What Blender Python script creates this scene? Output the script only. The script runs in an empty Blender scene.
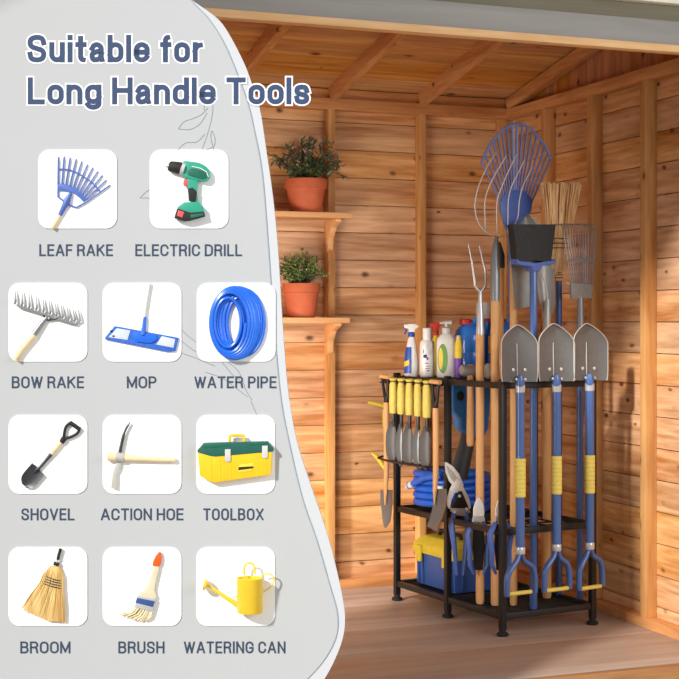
import bpy, math, random
from mathutils import Vector, Matrix
random.seed(7)
scene = bpy.context.scene
col = scene.collection

# ------------------------------------------------------------------ camera
F, CX, YH, H = 1418.4, 339.5, 318.94, 1.12          # focal length in px, vanishing column, horizon row, eye height
TH = math.radians(20.581)
S_, C_ = math.sin(TH), math.cos(TH)
cam = bpy.data.cameras.new('camera'); cam_o = bpy.data.objects.new('camera', cam); col.objects.link(cam_o)
cam.sensor_width = 36; cam.lens = F/679*36; cam.shift_y = (YH-339.5)/679
cam.clip_start = .05
cam_o.location = (0, 0, H); cam_o.rotation_euler = (math.pi/2, 0, -TH)
scene.camera = cam_o

# ------------------------------------------------------------------ light
scene.view_settings.view_transform = 'Standard'; scene.view_settings.look = 'None'
scene.view_settings.gamma = 1; scene.view_settings.use_curve_mapping = False
scene.view_settings.exposure = 0.08
world = bpy.data.worlds.new('sky'); scene.world = world; world.use_nodes = True
bg = world.node_tree.nodes['Background']
bg.inputs[0].default_value = (.86, .93, 1, 1); bg.inputs[1].default_value = .5
def lamp(name, kind, loc, direction, energy, color, size=None, size_y=None, angle=None):
    l = bpy.data.lights.new(name, kind); l.energy = energy; l.color = color
    if kind == 'AREA':
        l.shape = 'RECTANGLE'; l.size = size; l.size_y = size_y or size
    if angle is not None: l.angle = angle
    o = bpy.data.objects.new(name, l); col.objects.link(o); o.location = loc
    o.rotation_euler = Vector(direction).to_track_quat('-Z', 'Y').to_euler(); return o
lamp('sun', 'SUN', (-3, 0, 4), (1, .535, -.68), 4.3, (1, .96, .90), angle=math.radians(4.5))
lamp('back_wall_fill', 'AREA', (.8, 4.25, .72), (.72, 1, -.0), 13, (1, .90, .80), .8, .7).data.spread = math.radians(105)  # unseen fill lamp added behind the board to lighten the back wall
lamp('daylight_through_opening', 'AREA', (3.4, .8, 1.9), (-.25, 1, -.30), 58, (1, .98, .97), 2.2, 1.4)

# ------------------------------------------------------------------ geometry helpers
def V(*a): return Vector(a)
def P(x, y, d):                                      # photograph pixel at depth d -> world
    lat = (x-CX)/F*d
    return V(lat*C_+d*S_, -lat*S_+d*C_, H-(y-YH)/F*d)
RA = math.radians(8.0)
E1 = V(math.cos(RA), math.sin(RA), 0); E2 = V(-math.sin(RA), math.cos(RA), 0)
RC = V(2.30, 4.487, 0); RW, RL, RM = .40, .725, .355
def L(a, b, z=0): return RC + E1*a + E2*b + V(0, 0, z)
def plane(x, y, n, k):
    r = P(x, y, 1)-V(0, 0, H); t = k/(r.x*n.x+r.y*n.y)
    return V(0, 0, H)+r*t
def PB(x, y, b): return plane(x, y, E2, (RC+E2*b).dot(E2))
def PA(x, y, a): return plane(x, y, E1, (RC+E1*a).dot(E1))
def PX(x, y, X): return plane(x, y, V(1, 0, 0), X)
def PY(x, y, Y): return plane(x, y, V(0, 1, 0), Y)
RIGHT = V(C_, -S_, 0); UP = V(0, 0, 1); FWD = V(S_, C_, 0)
def depth(p): return p.x*S_+p.y*C_

class MB:
    def __init__(s): s.v = []; s.f = []
    def add(s, vs, fs):
        n = len(s.v); s.v += [Vector(p) for p in vs]; s.f += [[n+i for i in f] for f in fs]; return s
    def box(s, c, size, ax=None):
        ax = ax or (V(1,0,0), V(0,1,0), V(0,0,1)); c = Vector(c)
        vs = [c+ax[0]*(i*size[0]/2)+ax[1]*(j*size[1]/2)+ax[2]*(k*size[2]/2) for i in (-1,1) for j in (-1,1) for k in (-1,1)]
        return s.add(vs, [(0,1,3,2),(4,6,7,5),(0,4,5,1),(2,3,7,6),(0,2,6,4),(1,5,7,3)])
    def bb(s, a, b):                                 # box from two corners
        a, b = Vector(a), Vector(b); return s.box((a+b)/2, [abs(b[i]-a[i]) for i in range(3)])
    def bar(s, p, q, w, h, up=V(0,0,1)):
        p, q = Vector(p), Vector(q); d = (q-p).normalized(); u = d.cross(up).normalized(); w2 = u.cross(d)
        return s.box((p+q)/2, ((q-p).length, w, h), (d, u, w2))
    def tube(s, pts, r, n=10, sq=None, cap=True):
        pts = [Vector(p) for p in pts]; m = len(pts)
        rs = r if isinstance(r, (list, tuple)) else [r]*m
        tan = [(pts[min(i+1, m-1)]-pts[max(i-1, 0)]) for i in range(m)]
        last = V(0,0,1)
        for i in range(m):
            if tan[i].length < 1e-9: tan[i] = last
            tan[i] = tan[i].normalized(); last = tan[i]
        u = tan[0].cross(V(0,0,1))
        if u.length < .05: u = RIGHT.copy()
        u = (u-tan[0]*u.dot(tan[0])).normalized()
        vs = []
        for i in range(m):
            u = (u-tan[i]*u.dot(tan[i])).normalized(); w = tan[i].cross(u)
            a, b = (1, 1) if sq is None else sq
            for k in range(n):
                t = 2*math.pi*k/n
                vs.append(pts[i]+(u*math.cos(t)*a+w*math.sin(t)*b)*rs[i])
        fs = [(i*n+k, i*n+(k+1) % n, (i+1)*n+(k+1) % n, (i+1)*n+k) for i in range(m-1) for k in range(n)]
        if cap: fs += [tuple(range(n))[::-1], tuple(range((m-1)*n, m*n))]
        return s.add(vs, fs)
    def lathe(s, c, prof, n=24, sx=1, sy=1, ax=None):
        ax = ax or (E1, E2, UP); c = Vector(c); vs = []
        for r, z in prof:
            for k in range(n):
                t = 2*math.pi*k/n; vs.append(c+ax[0]*math.cos(t)*r*sx+ax[1]*math.sin(t)*r*sy+ax[2]*z)
        m = len(prof)
        fs = [(i*n+k, i*n+(k+1) % n, (i+1)*n+(k+1) % n, (i+1)*n+k) for i in range(m-1) for k in range(n)]
        return s.add(vs, fs+[tuple(range(n))[::-1], tuple(range((m-1)*n, m*n))])
    def prism(s, pts, t):
        pts = [Vector(p) for p in pts]; n = len(pts); t = Vector(t)
        return s.add([p-t/2 for p in pts]+[p+t/2 for p in pts],
                     [tuple(range(n))[::-1], tuple(range(n, 2*n))]+[(i, (i+1) % n, n+(i+1) % n, n+i) for i in range(n)])
    def sheet(s, grid, t):
        R, Q = len(grid), len(grid[0]); t = Vector(t); vs = [Vector(p) for r in grid for p in r]
        N = R*Q; vs2 = [p+t for p in vs]; fs = []
        for i in range(R-1):
            for j in range(Q-1):
                a = i*Q+j; fs += [(a, a+1, a+Q+1, a+Q), (N+a, N+a+Q, N+a+Q+1, N+a+1)]
        ring = [j for j in range(Q)]+[i*Q+Q-1 for i in range(1, R)]+[(R-1)*Q+j for j in range(Q-2, -1, -1)]+[i*Q for i in range(R-2, 0, -1)]
        for i in range(len(ring)):
            a, b = ring[i], ring[(i+1) % len(ring)]; fs.append((a, N+a, N+b, b))
        return s.add(vs+vs2, fs)
    def ball(s, c, r, n=12, ax=(1,1,1)):
        prof = [(math.sin(math.pi*i/n)*r+1e-5, -math.cos(math.pi*i/n)*r*ax[2]) for i in range(n+1)]
        return s.lathe(c, prof, 14, ax[0], ax[1])
    def build(s, name, m, parent=None, bevel=0, smooth=True, **props):
        base = parent_loc(parent) if parent else None
        if base is None:
            xs = [p.x for p in s.v]; ys = [p.y for p in s.v]
            base = V((min(xs)+max(xs))/2, (min(ys)+max(ys))/2, min(p.z for p in s.v)) if not props.pop('world', False) else V(0,0,0)
        me = bpy.data.meshes.new(name); me.from_pydata([p-base for p in s.v], [], s.f); me.update()
        import bmesh
        bm = bmesh.new(); bm.from_mesh(me)
        bmesh.ops.recalc_face_normals(bm, faces=bm.faces)
        if bevel: bmesh.ops.bevel(bm, geom=[e for e in bm.edges if len(e.link_faces) == 2 and e.calc_face_angle() > .5], offset=bevel, segments=2, profile=.6, affect='EDGES')
        bm.to_mesh(me); bm.free()
        if smooth:
            me.shade_smooth(); me.set_sharp_from_angle(angle=math.radians(38))
        me.materials.append(m)
        o = bpy.data.objects.new(name, me); col.objects.link(o)
        if parent: o.parent = parent
        else: o.location = base
        for k, val in props.items(): o[k] = val
        return o
def parent_loc(o):
    p = Vector(o.location)
    while o.parent: o = o.parent; p += Vector(o.location)
    return p
def thing(name, label, cat, loc, group=None):
    o = bpy.data.objects.new(name, None); col.objects.link(o); o.location = loc
    o.empty_display_size = .05
    o['label'] = label; o['category'] = cat
    if group: o['group'] = group
    return o
def tag(o, label, cat, group=None):
    o['label'] = label; o['category'] = cat
    if group: o['group'] = group
    return o

# ------------------------------------------------------------------ materials
def lin(h):
    h = h.lstrip('#'); r = [int(h[i:i+2], 16)/255 for i in (0, 2, 4)]
    return tuple((c/12.92 if c <= .04045 else ((c+.055)/1.055)**2.4) for c in r)+(1,)
def nodes(name):
    m = bpy.data.materials.new(name); m.use_nodes = True; return m, m.node_tree.nodes, m.node_tree.links, m.node_tree.nodes['Principled BSDF']
def mat(name, hexc, rough=.5, metal=0, var=.06, scale=40, bump=0, coat=0, spec=.5):
    m, N, K, b = nodes(name); c = lin(hexc)
    tc = N.new('ShaderNodeTexCoord'); nz = N.new('ShaderNodeTexNoise'); nz.inputs['Scale'].default_value = scale; nz.inputs['Detail'].default_value = 4
    K.new(tc.outputs['Object'], nz.inputs['Vector'])
    r = N.new('ShaderNodeValToRGB'); e = r.color_ramp.elements
    e[0].position = .3; e[0].color = tuple(x*(1-var) for x in c[:3])+(1,)
    e[1].position = .7; e[1].color = tuple(min(1, x*(1+var)) for x in c[:3])+(1,)
    K.new(nz.outputs['Fac'], r.inputs['Fac']); K.new(r.outputs['Color'], b.inputs['Base Color'])
    b.inputs['Roughness'].default_value = rough; b.inputs['Metallic'].default_value = metal
    b.inputs['Coat Weight'].default_value = coat; b.inputs['Specular IOR Level'].default_value = spec
    if bump:
        bp = N.new('ShaderNodeBump'); bp.inputs['Strength'].default_value = bump; bp.inputs['Distance'].default_value = .002
        K.new(nz.outputs['Fac'], bp.inputs['Height']); K.new(bp.outputs['Normal'], b.inputs['Normal'])
    return m
def wood(name, dark, light, along, across=None, pitch=.112, off=0, knots=True, fine=1.0, rough=.62, var=.10):
    """planks: along = grain axis, across = axis over which boards are laid (own tone per board)"""
    m, N, K, b = nodes(name)
    tc = N.new('ShaderNodeTexCoord'); sp = N.new('ShaderNodeSeparateXYZ'); K.new(tc.outputs['Object'], sp.inputs[0])
    def mth(op, a, v=None):
        n = N.new('ShaderNodeMath'); n.operation = op
        for i, q in enumerate((a, v)):
            if q is None: continue
            if isinstance(q, (int, float)): n.inputs[i].default_value = q
            else: K.new(q, n.inputs[i])
        return n.outputs[0]
    ix = {'X': 0, 'Y': 1, 'Z': 2}
    if across: idx = mth('FLOOR', mth('DIVIDE', mth('ADD', sp.outputs[ix[across]], off), pitch))
    else: idx = 0.0
    wn = N.new('ShaderNodeTexWhiteNoise'); wn.noise_dimensions = '1D'
    if across: K.new(idx, wn.inputs['W'])
    cm = N.new('ShaderNodeCombineXYZ')
    for a in 'XYZ':
        src = sp.outputs[ix[a]]
        if a == along: src = mth('MULTIPLY', src, .085)
        if across: src = mth('ADD', src, mth('MULTIPLY', wn.outputs['Value'], 11.3 if a == along else 5.7))
        K.new(src, cm.inputs[ix[a]])
    g = N.new('ShaderNodeTexNoise'); g.inputs['Scale'].default_value = 55*fine; g.inputs['Detail'].default_value = 6; g.inputs['Distortion'].default_value = .4
    K.new(cm.outputs[0], g.inputs['Vector'])
    g2 = N.new('ShaderNodeTexNoise'); g2.inputs['Scale'].default_value = 14*fine; g2.inputs['Detail'].default_value = 3; g2.inputs['Distortion'].default_value = 1.2
    K.new(cm.outputs[0], g2.inputs['Vector'])
    fac = mth('ADD', mth('MULTIPLY', g.outputs['Fac'], .45), mth('MULTIPLY', g2.outputs['Fac'], .62))
    r = N.new('ShaderNodeValToRGB'); e = r.color_ramp.elements; e[0].position = .36; e[0].color = lin(dark); e[1].position = .68; e[1].color = lin(light)
    K.new(fac, r.inputs['Fac']); outc = r.outputs['Color']
    if across:
        hs = N.new('ShaderNodeHueSaturation'); K.new(outc, hs.inputs['Color'])
        K.new(mth('ADD', mth('MULTIPLY', wn.outputs['Value'], var*2), 1-var), hs.inputs['Value'])
        sc = N.new('ShaderNodeSeparateColor'); K.new(wn.outputs['Color'], sc.inputs[0])
        K.new(mth('ADD', mth('MULTIPLY', sc.outputs[1], .008), .496), hs.inputs['Hue'])
        K.new(mth('ADD', mth('MULTIPLY', sc.outputs[2], .2), .9), hs.inputs['Saturation']); outc = hs.outputs['Color']
    if knots:
        cm2 = N.new('ShaderNodeCombineXYZ')
        for a in 'XYZ':
            src = sp.outputs[ix[a]]
            if a == along: src = mth('MULTIPLY', src, .62)
            K.new(src, cm2.inputs[ix[a]])
        w = N.new('ShaderNodeTexNoise'); w.inputs['Scale'].default_value = 30; K.new(cm2.outputs[0], w.inputs['Vector'])
        va = N.new('ShaderNodeVectorMath'); va.operation = 'MULTIPLY_ADD'; K.new(w.outputs['Color'], va.inputs[0]); va.inputs[1].default_value = (.014,)*3; K.new(cm2.outputs[0], va.inputs[2])
        vo = N.new('ShaderNodeTexVoronoi'); vo.inputs['Scale'].default_value = 13; vo.inputs['Randomness'].default_value = 1; K.new(va.outputs[0], vo.inputs['Vector'])
        s2 = N.new('ShaderNodeSeparateColor'); K.new(vo.outputs['Color'], s2.inputs[0])
        size = mth('ADD', mth('MULTIPLY', s2.outputs[0], .42), -.13)
        rel = mth('DIVIDE', vo.outputs['Distance'], mth('MAXIMUM', size, .012))
        kr = N.new('ShaderNodeValToRGB'); k = kr.color_ramp.elements
        k[0].position = .0; k[0].color = (1,1,1,1); k[1].position = 1.0; k[1].color = (0,0,0,1)
        k2 = kr.color_ramp.elements.new(.45); k2.color = (.75,.75,.75,1); k3 = kr.color_ramp.elements.new(.7); k3.color = (.22,.22,.22,1)
        K.new(rel, kr.inputs['Fac'])
        mx = N.new('ShaderNodeMix'); mx.data_type = 'RGBA'; K.new(kr.outputs['Color'], mx.inputs['Factor'])
        K.new(outc, mx.inputs['A']); mx.inputs['B'].default_value = lin('#4a200b'); outc = mx.outputs['Result']
    K.new(outc, b.inputs['Base Color']); b.inputs['Roughness'].default_value = rough; b.inputs['Specular IOR Level'].default_value = .3
    bp = N.new('ShaderNodeBump'); bp.inputs['Strength'].default_value = .25; bp.inputs['Distance'].default_value = .0015
    K.new(g.outputs['Fac'], bp.inputs['Height']); K.new(bp.outputs['Normal'], b.inputs['Normal'])
    return m

WD, WL = '#ab6e3b', '#e9b98a'
M = {
 'wallb': wood('cedar boards back wall', WD, WL, 'X', 'Z', .115, .013),
 'wallr': wood('cedar boards side wall', WD, WL, 'Y', 'Z', .115, .041),
 'wallv': wood('cedar boards gable', '#a8642f', '#cf8f55', 'Z', 'Y', .11),
 'roof': wood('cedar roof boards', '#ae6c30', '#dba05c', 'X', 'Y', .1),
 'stud': wood('stud timber', '#b97c42', '#deab6e', 'Z', None),
 'beamx': wood('beam timber x', '#b57540', '#dba068', 'X', None),
 'beamy': wood('beam timber y', '#b57540', '#dba068', 'Y', None),
 'shelf': wood('shelf timber', '#cf9058', '#e8b27c', 'X', None, knots=False),
 'trimw': wood('pale header edge', '#d09a62', '#e6bd8a', 'X', None, knots=False),
 'header': wood('weathered white header paint', '#8a8884', '#9c9a95', 'X', None, knots=False, fine=.6),
 'siding': wood('weathered olive siding', '#6c6552', '#7d7663', 'X', None, knots=False),
 'fascia': mat('cream fascia', '#e3dccb', .6),
 'floor': wood('floor planks', '#978070', '#b9a08e', 'X', 'Y', .4, 0, False, fine=.35, rough=.5, var=.03),
 'deck': wood('deck', '#8a5a3c', '#b58560', 'X', 'Y', .14),
 'handle': wood('ash handle', '#d39a60', '#ecbb82', 'Z', None, knots=False, fine=.9, rough=.42),
 'handle2': wood('light ash handle', '#e0bf92', '#f2dcb6', 'X', None, knots=False, fine=.9, rough=.4),
 'black': mat('black powder coat', '#14171b', .45, 0, .1, 80),
 'rubber': mat('black rubber', '#161616', .7),
 'bristle': mat('black bristle', '#26282a', .75, 0, .3, 160, .6),
 'darkm': mat('dark steel', '#4b4d50', .38, .75, .1),
 'steel': mat('grey steel', '#8e9092', .36, .4, .08, 12),
 'chrome': mat('bright steel', '#c9cbcd', .25, .4, .05, 15), 'bright': mat('polished blade', '#f4f4f1', .35, .05),
 'blade': mat('grey coated blade', '#666564', .5, .15, .06, 60, .1),
 'hammer': mat('grey forged head', '#8f8f8c', .5, .1, .08),
 'silver': mat('silver blade', '#c2c0ba', .38, .25, .06, 30),
 'edge': mat('ground steel edge', '#d7d4cf', .35, .5),
 'blue': mat('blue tube', '#4566a2', .33, .05, .04, 20, 0, .4),
 'bluep': mat('blue plastic', '#4a68b4', .4, 0, .05),
 'bluef': mat('translucent blue tine', '#7680b8', .4, 0, .06),
 'navy': mat('navy plastic', '#3a5fa6', .45, 0, .06, 25),
 'hose': mat('blue hose', '#1f66d8', .32, 0, .06, 20),
 'jug': mat('bright blue jug', '#2b7fe6', .28, 0, .05, 15, 0, .5),
 'teal': mat('blower blue', '#2273b8', .4),
 'yellow': mat('yellow grip', '#e6d064', .5, 0, .06, 60),
 'yellow2': mat('yellow toolbox lid', '#dcc63c', .45, 0, .06),
 'lime': mat('yellow green plastic', '#c9bd3a', .45),
 'white': mat('white plastic', '#ecebe8', .3, 0, .02, 10, 0, .3),
 'lgrey': mat('light grey cap', '#c7c7c5', .4),
 'red': mat('red plastic', '#cc2d22', .35),
 'green': mat('green label', '#5b9a34', .5), 'lyel': mat('yellow label', '#eed13a', .5), 'purple': mat('purple label', '#7a4bb0', .5),
 'lblue': mat('blue label', '#1d4fb4', .4), 'ink': mat('dark blue print', '#2b4a86', .6),
 'straw': wood('broom straw', '#d9a265', '#ffdcaa', 'Z', None, knots=False, fine=2.6, rough=.75),
 'straw2': wood('golden straw', '#b78a48', '#e4c687', 'Z', None, knots=False, fine=3, rough=.8),
 'terra': mat('terracotta', '#c4623c', .75, 0, .08, 25, .1),
 'soil': mat('soil', '#3a2a1e', .9, 0, .3, 120),
 'leaf': mat('green leaf', '#86a058', .55, 0, .5, 30), 'leafd': mat('dark leaf', '#5c6a55', .55, 0, .5, 30),
 'bloom': mat('pale pink flower', '#d9aa90', .6, 0, .2, 30), 'stem': mat('stem', '#4a4a2c', .7),
 'panel': mat('light grey board', '#b1b4b7', .6, 0, .005, 3), 'band': mat('paler board border', '#c1c4c9', .6, 0, .005, 3),
 'tile': mat('white tile', '#fbfbfb', .5, 0, .003, 3), 'line': mat('blue grey rule', '#94a3b1', .6), 'sketch': mat('grey sketch line', '#7f8892', .6),
 'slate': mat('slate blue lettering', '#2b4065', .6, 0, .02), 'halo': mat('white lettering outline', '#f8f9fb', .6, 0, .01), 'capt': mat('dark slate caption', '#2b3c54', .6, 0, .02),
 'drill': mat('teal drill shell', '#2f9a80', .35), 'drilld': mat('dark teal', '#14604f', .4), 'pink': mat('coral trigger', '#d9555a', .4),
 'tby': mat('yellow toolbox body', '#f4bd1a', .4), 'tbg': mat('dark green lid', '#1f5a50', .35),
 'can': mat('yellow enamel', '#ecc531', .35, 0, .03), 'cream': mat('cream bristle', '#e3d7b4', .7, 0, .12, 90), 'pwood': mat('pale brush wood', '#d8c9ac', .5, 0, .06),
 'orange': mat('orange varnish', '#d8591c', .3), 'mopb': mat('blue microfibre', '#2c62c4', .8, 0, .2, 120, .4), 'mopw': mat('grey flap', '#c3ccd6', .6),
}

# ------------------------------------------------------------------ the shed
XW, YB, YF = 2.8436, 5.507, 3.93          # stud face of side wall, stud face of back wall, front edge
GAP = .05; XL = -.35; ZP = 1.9875; SL = .19
def zroof(y): return 2.085+(YB-y)*SL
def planks(axis, at, u0, u1, z0, z1, pitch, off):
    mb = MB(); k = math.floor((z0+off)/pitch); z = k*pitch-off
    while z < z1:
        a, b = max(z, z0)+.0015, min(z+pitch, z1)-.0015
        if b-a > .004:
            if axis == 'X': mb.bb((u0, at, a), (u1, at+.02, b)); mb.bb((u0, at+.013, a-.004), (u1, at+.0201, a+.001))
            else: mb.bb((at, u0, a), (at+.02, u1, b)); mb.bb((at+.013, u0, a-.004), (at+.0201, u1, a+.001))
        z += pitch
    return mb
fl = MB()
y = YF+.02
while y < YB+.07:
    fl.bb((XL, y, -.03), (XW+.07, min(y+.4, YB+.07)-.0008, 0)); y += .4
fl.build('floor', M['floor'], kind='structure', world=True, bevel=.0006)
MB().bb((XL, YF-.012, -.14), (XW+.07, YF+.02, -.004)).build('trim_1', M['deck'], kind='structure', world=True, bevel=.003)
MB().bb((-4, -1.5, -.17), (6, YF-.013, -.14)).build('ground', mat('pale gravel', '#a09888', .9, 0, .2, 60, .4), kind='structure', world=True)

wb = planks('X', YB+GAP, XL, XW+GAP+.02, 0, 2.12, .115, .013).build('wall_back', M['wallb'], kind='structure', world=True, bevel=.0015)
def studpart(name, a, b, parent, m): return MB().bb(a, b).build(name, m, parent, bevel=.002)
for x0 in (322.8, 414.2):
    x = PY(x0+5.6, 400, YB).x
    studpart('stud', (x, YB, .035), (x+.03, YB+GAP, ZP), wb, M['stud'])
studpart('stud', (XW-.03, YB-.002, .035), (XW, YB+GAP, ZP), wb, M['stud'])
for x in (1.55, 1.1, .6): studpart('stud', (x, YB, .035), (x+.03, YB+GAP, ZP), wb, M['stud'])
studpart('top_plate', (XL, YB-.003, ZP), (XW+GAP, YB+GAP, ZP+.045), wb, M['beamx'])
studpart('top_plate', (XL, YB+.02, ZP+.046), (XW+GAP, YB+GAP, ZP+.088), wb, M['beamx'])
studpart('bottom_plate', (XL, YB-.003, 0), (XW, YB+GAP, .035), wb, M['beamx'])

wr = planks('Y', XW+GAP, YF-.1, YB+.02, 0, ZP+.05, .115, .041).build('wall_right', M['wallr'], kind='structure', world=True, bevel=.0015)
for x0 in (541, 587, 640, 704):
    y0 = PX(x0, 400, XW).y
    studpart('stud', (XW, y0-.035, .035), (XW+GAP, y0, ZP), wr, M['stud'])
studpart('top_plate', (XW-.002, YF-.1, ZP), (XW+GAP, YB, ZP+.043), wr, M['beamy'])
studpart('bottom_plate', (XW-.002, YF-.1, 0), (XW+GAP, YB, .035), wr, M['beamy'])
g = MB(); y = YF-.1
while y < YB+.02:
    y1 = min(y+.11, YB+.02)-.002
    x = XW+GAP+.004
    vs = [(x, y, ZP+.04), (x, y1, ZP+.04), (x, y1, zroof(y1)+.01), (x, y, zroof(y)+.01)]
    g.add(vs+[(a+.015, b, c) for a, b, c in vs], [(0,1,2,3), (7,6,5,4), (0,4,5,1), (1,5,6,2), (2,6,7,3), (3,7,4,0)]); y += .11
g.build('gable_boards', M['wallv'], wr)
MB().bar((XW+.02, YB+.01, zroof(YB)-.035), (XW+.02, YF-.1, zroof(YF-.1)-.035), .04, .05).build('rake_rafter', M['beamy'], wr, bevel=.002)

wl = planks('Y', XL-.02, YF+.9, YB+.07, 0, 2.1, .115, .02).build('wall_left', M['wallr'], kind='structure', world=True)

ce = MB(); y = YF-.5
while y < YB+.1:
    y1 = y+.1-.0025
    vs = [(XL, y, zroof(y)), (XW+.09, y, zroof(y)), (XW+.09, y1, zroof(y1)), (XL, y1, zroof(y1))]
    ce.add(vs+[(a, b, c+.02) for a, b, c in vs], [(0,1,2,3), (7,6,5,4), (0,4,5,1), (1,5,6,2), (2,6,7,3), (3,7,4,0)]); y += .1
ce = ce.build('ceiling', M['roof'], kind='structure', world=True)
MB().add([(XL, YF-.5, zroof(YF-.5)+.024), (XW+.09, YF-.5, zroof(YF-.5)+.024), (XW+.09, YB+.12, zroof(YB+.12)+.024), (XL, YB+.12, zroof(YB+.12)+.024),
          (XL, YF-.5, zroof(YF-.5)+.034), (XW+.09, YF-.5, zroof(YF-.5)+.034), (XW+.09, YB+.12, zroof(YB+.12)+.034), (XL, YB+.12, zroof(YB+.12)+.034)],
         [(0,1,2,3), (7,6,5,4), (0,4,5,1), (1,5,6,2), (2,6,7,3), (3,7,4,0)]).build('roof_felt', M['rubber'], ce)
for x in (2.45, 2.045, 1.60, 1.2, .75, .3):
    MB().bar((x, YB+.02, zroof(YB)-.03), (x, YF+.02, zroof(YF)-.03), .035, .06).build('rafter', M['beamy'], ce, bevel=.002)

# header over the opening: timber lip, white board, olive board, cream fascia
MB().bb((XL, YF-.02, 1.982), (XW+.12, YF+.022, 2.006)).build('trim_2', M['trimw'], kind='structure', world=True, bevel=.003)
MB().bb((XL, YF-.008, 2.0062), (XW+.12, YF+.02, 2.085)).build('trim_3', M['header'], kind='structure', world=True, bevel=.002)
MB().bb((XL, YF+.004, 2.0852), (XW+.12, YF+.028, 2.35)).build('trim_4', M['siding'], kind='structure', world=True, bevel=.002)
MB().bb((XL, YF-.03, 2.137), (XW+.12, YF+.003, 2.25)).build('trim_5', M['fascia'], kind='structure', world=True, bevel=.002)

# ------------------------------------------------------------------ wall shelves and potted plants
def wall_shelf(ytop, ybot, xe, label, bracket_x):
    y0 = YB-.155; p = PY(xe, ybot, y0); z0 = p.z; z1 = PY(xe, ytop, y0).z
    t = thing('wall_shelf', label, 'shelf', (1.75, YB-.08, z0), 'plant shelves on the back wall')
    MB().bb((1.45, y0, z0), (p.x, YB-.001, z1)).build('shelf_board', M['shelf'], t, bevel=.002)
    bx = PY(bracket_x, 300, YB).x
    prof = [(0, 0), (-.115, 0), (-.115, -.012), (-.06, -.03), (-.022, -.075), (-.018, -.12), (0, -.13)]
    MB().prism([(bx+.013, YB-.001+a, z0-.0005+b) for a, b in prof], (.024, 0, 0)).build('bracket', M['shelf'], t, bevel=.001)
    return z1
z_s1 = wall_shelf(213, 218.3, 352.5, 'upper pine wall shelf carrying the taller flowering plant', 326)
z_s2 = wall_shelf(317.5, 323, 350, 'lower pine wall shelf carrying the smaller bushy plant', 326)
def potted(cx, z0, rrim, h, rbase, label, kind):
    c = PY(cx, 300, YB-.07); c.z = z0
    t = thing('potted_plant', label, 'plant', c, 'potted plants on the wall shelves')
    hr = h*.28
    MB().lathe(c, [(rbase*.92, 0), (rbase, .003), (rrim*.9, h-hr), (rrim*.99, h-hr+.002), (rrim, h-.003), (rrim*.985, h), (rrim*.88, h), (rrim*.86, h-.02)], 36).build('pot', M['terra'], t)
    MB().lathe(c, [(.001, h-.022), (rrim*.87, h-.021), (rrim*.87, h-.016), (.001, h-.014)], 24).build('soil', M['soil'], t)
    rnd = random.Random(11 if kind else 5)
    lf, ld, stm = MB(), MB(), MB()
    def leaf(mb, p, d, n, l, w):
        d = d.normalized(); s = d.cross(n)
        if s.length < .01: return
        s.normalize(); u = s.cross(d)
        mb.add([p, p+d*l*.3+s*w*.5-u*w*.12, p+d*l*.65+s*w*.45-u*w*.2, p+d*l-u*l*.18, p+d*l*.65-s*w*.45-u*w*.2, p+d*l*.3-s*w*.5-u*w*.12, p+d*l*.5],
               [(0,1,6), (1,2,6), (2,3,6), (3,4,6), (4,5,6), (5,0,6)])
    ns = 62 if kind == 0 else 100
    for i in range(ns):
        az = rnd.uniform(0, 2*math.pi); e = rnd.random()
        if kind == 0:
            reach = rnd.uniform(.03, .145); hh = rnd.uniform(.03, .165)*(1.15-reach*2.6)
            if i % 9 == 0: reach = rnd.uniform(.14, .185); hh = rnd.uniform(.0, .09)
        else:
            reach = rnd.uniform(.01, .112); hh = math.sqrt(max(0, 1-(reach/.125)**2))*rnd.uniform(.05, .118)+.005
            if i % 12 == 0: hh += .03
        yy = min(math.sin(az)*reach, .065)
        p0 = c+V(math.cos(az)*rrim*.45*e, math.sin(az)*rrim*.45*e, h-.02)
        p2 = c+V(math.cos(az)*reach*1.05, yy, h+hh)
        p1 = (p0+p2)/2+V(0, 0, .02+reach*.25)
        pts = [p0*(1-t)**2+p1*2*t*(1-t)+p2*t*t for t in (0, .25, .5, .75, 1)]
        stm.tube(pts, .0011, 4)
        for u_ in (.3, .4, .5, .6, .7, .78, .86, .93, 1):
            q = p0*(1-u_)**2+p1*2*u_*(1-u_)+p2*u_*u_
            for _ in range(2):
                dd = V(rnd.uniform(-1, 1), rnd.uniform(-1, .6), rnd.uniform(-.5, .9))+(p2-p1).normalized()*.6
                l = rnd.uniform(.018, .034) if kind == 0 else rnd.uniform(.009, .018)
                leaf(ld if (kind == 0 and u_ > .45 or rnd.random() < .25) else lf, q, dd, V(rnd.uniform(-.4, .4), rnd.uniform(-.8, 0), 1), l, l*(.34 if kind == 0 else .55))
        if (kind == 0 and math.cos(az) < -.3 and hh > .04 and i % 2 == 0) or (kind == 1 and i % 5 == 0):
            bl = MB()
            for k in range(5 if kind == 0 else 2):
                dd = V(rnd.uniform(-1, 1), -.7, rnd.uniform(-.6, 1)); leaf(bl, p2+V(rnd.uniform(-.01, .01), -.01, rnd.uniform(-.01, .01)), dd, V(0, -1, .5), .012 if kind == 0 else .006, .008 if kind == 0 else .005)
            bl.build('flower', M['bloom'], t, smooth=False)
    stm.build('stems', M['stem'], t); lf.build('foliage', M['leaf'], t, smooth=False); ld.build('dark_foliage', M['leafd'], t, smooth=False)
potted(305.8, z_s1, .088, .137, .062, 'terracotta pot with a dark straggly flowering plant on the upper shelf', 0)
potted(301.5, z_s2, .078, .138, .056, 'terracotta pot with a small-leaved bushy green plant on the lower shelf', 1)

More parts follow.
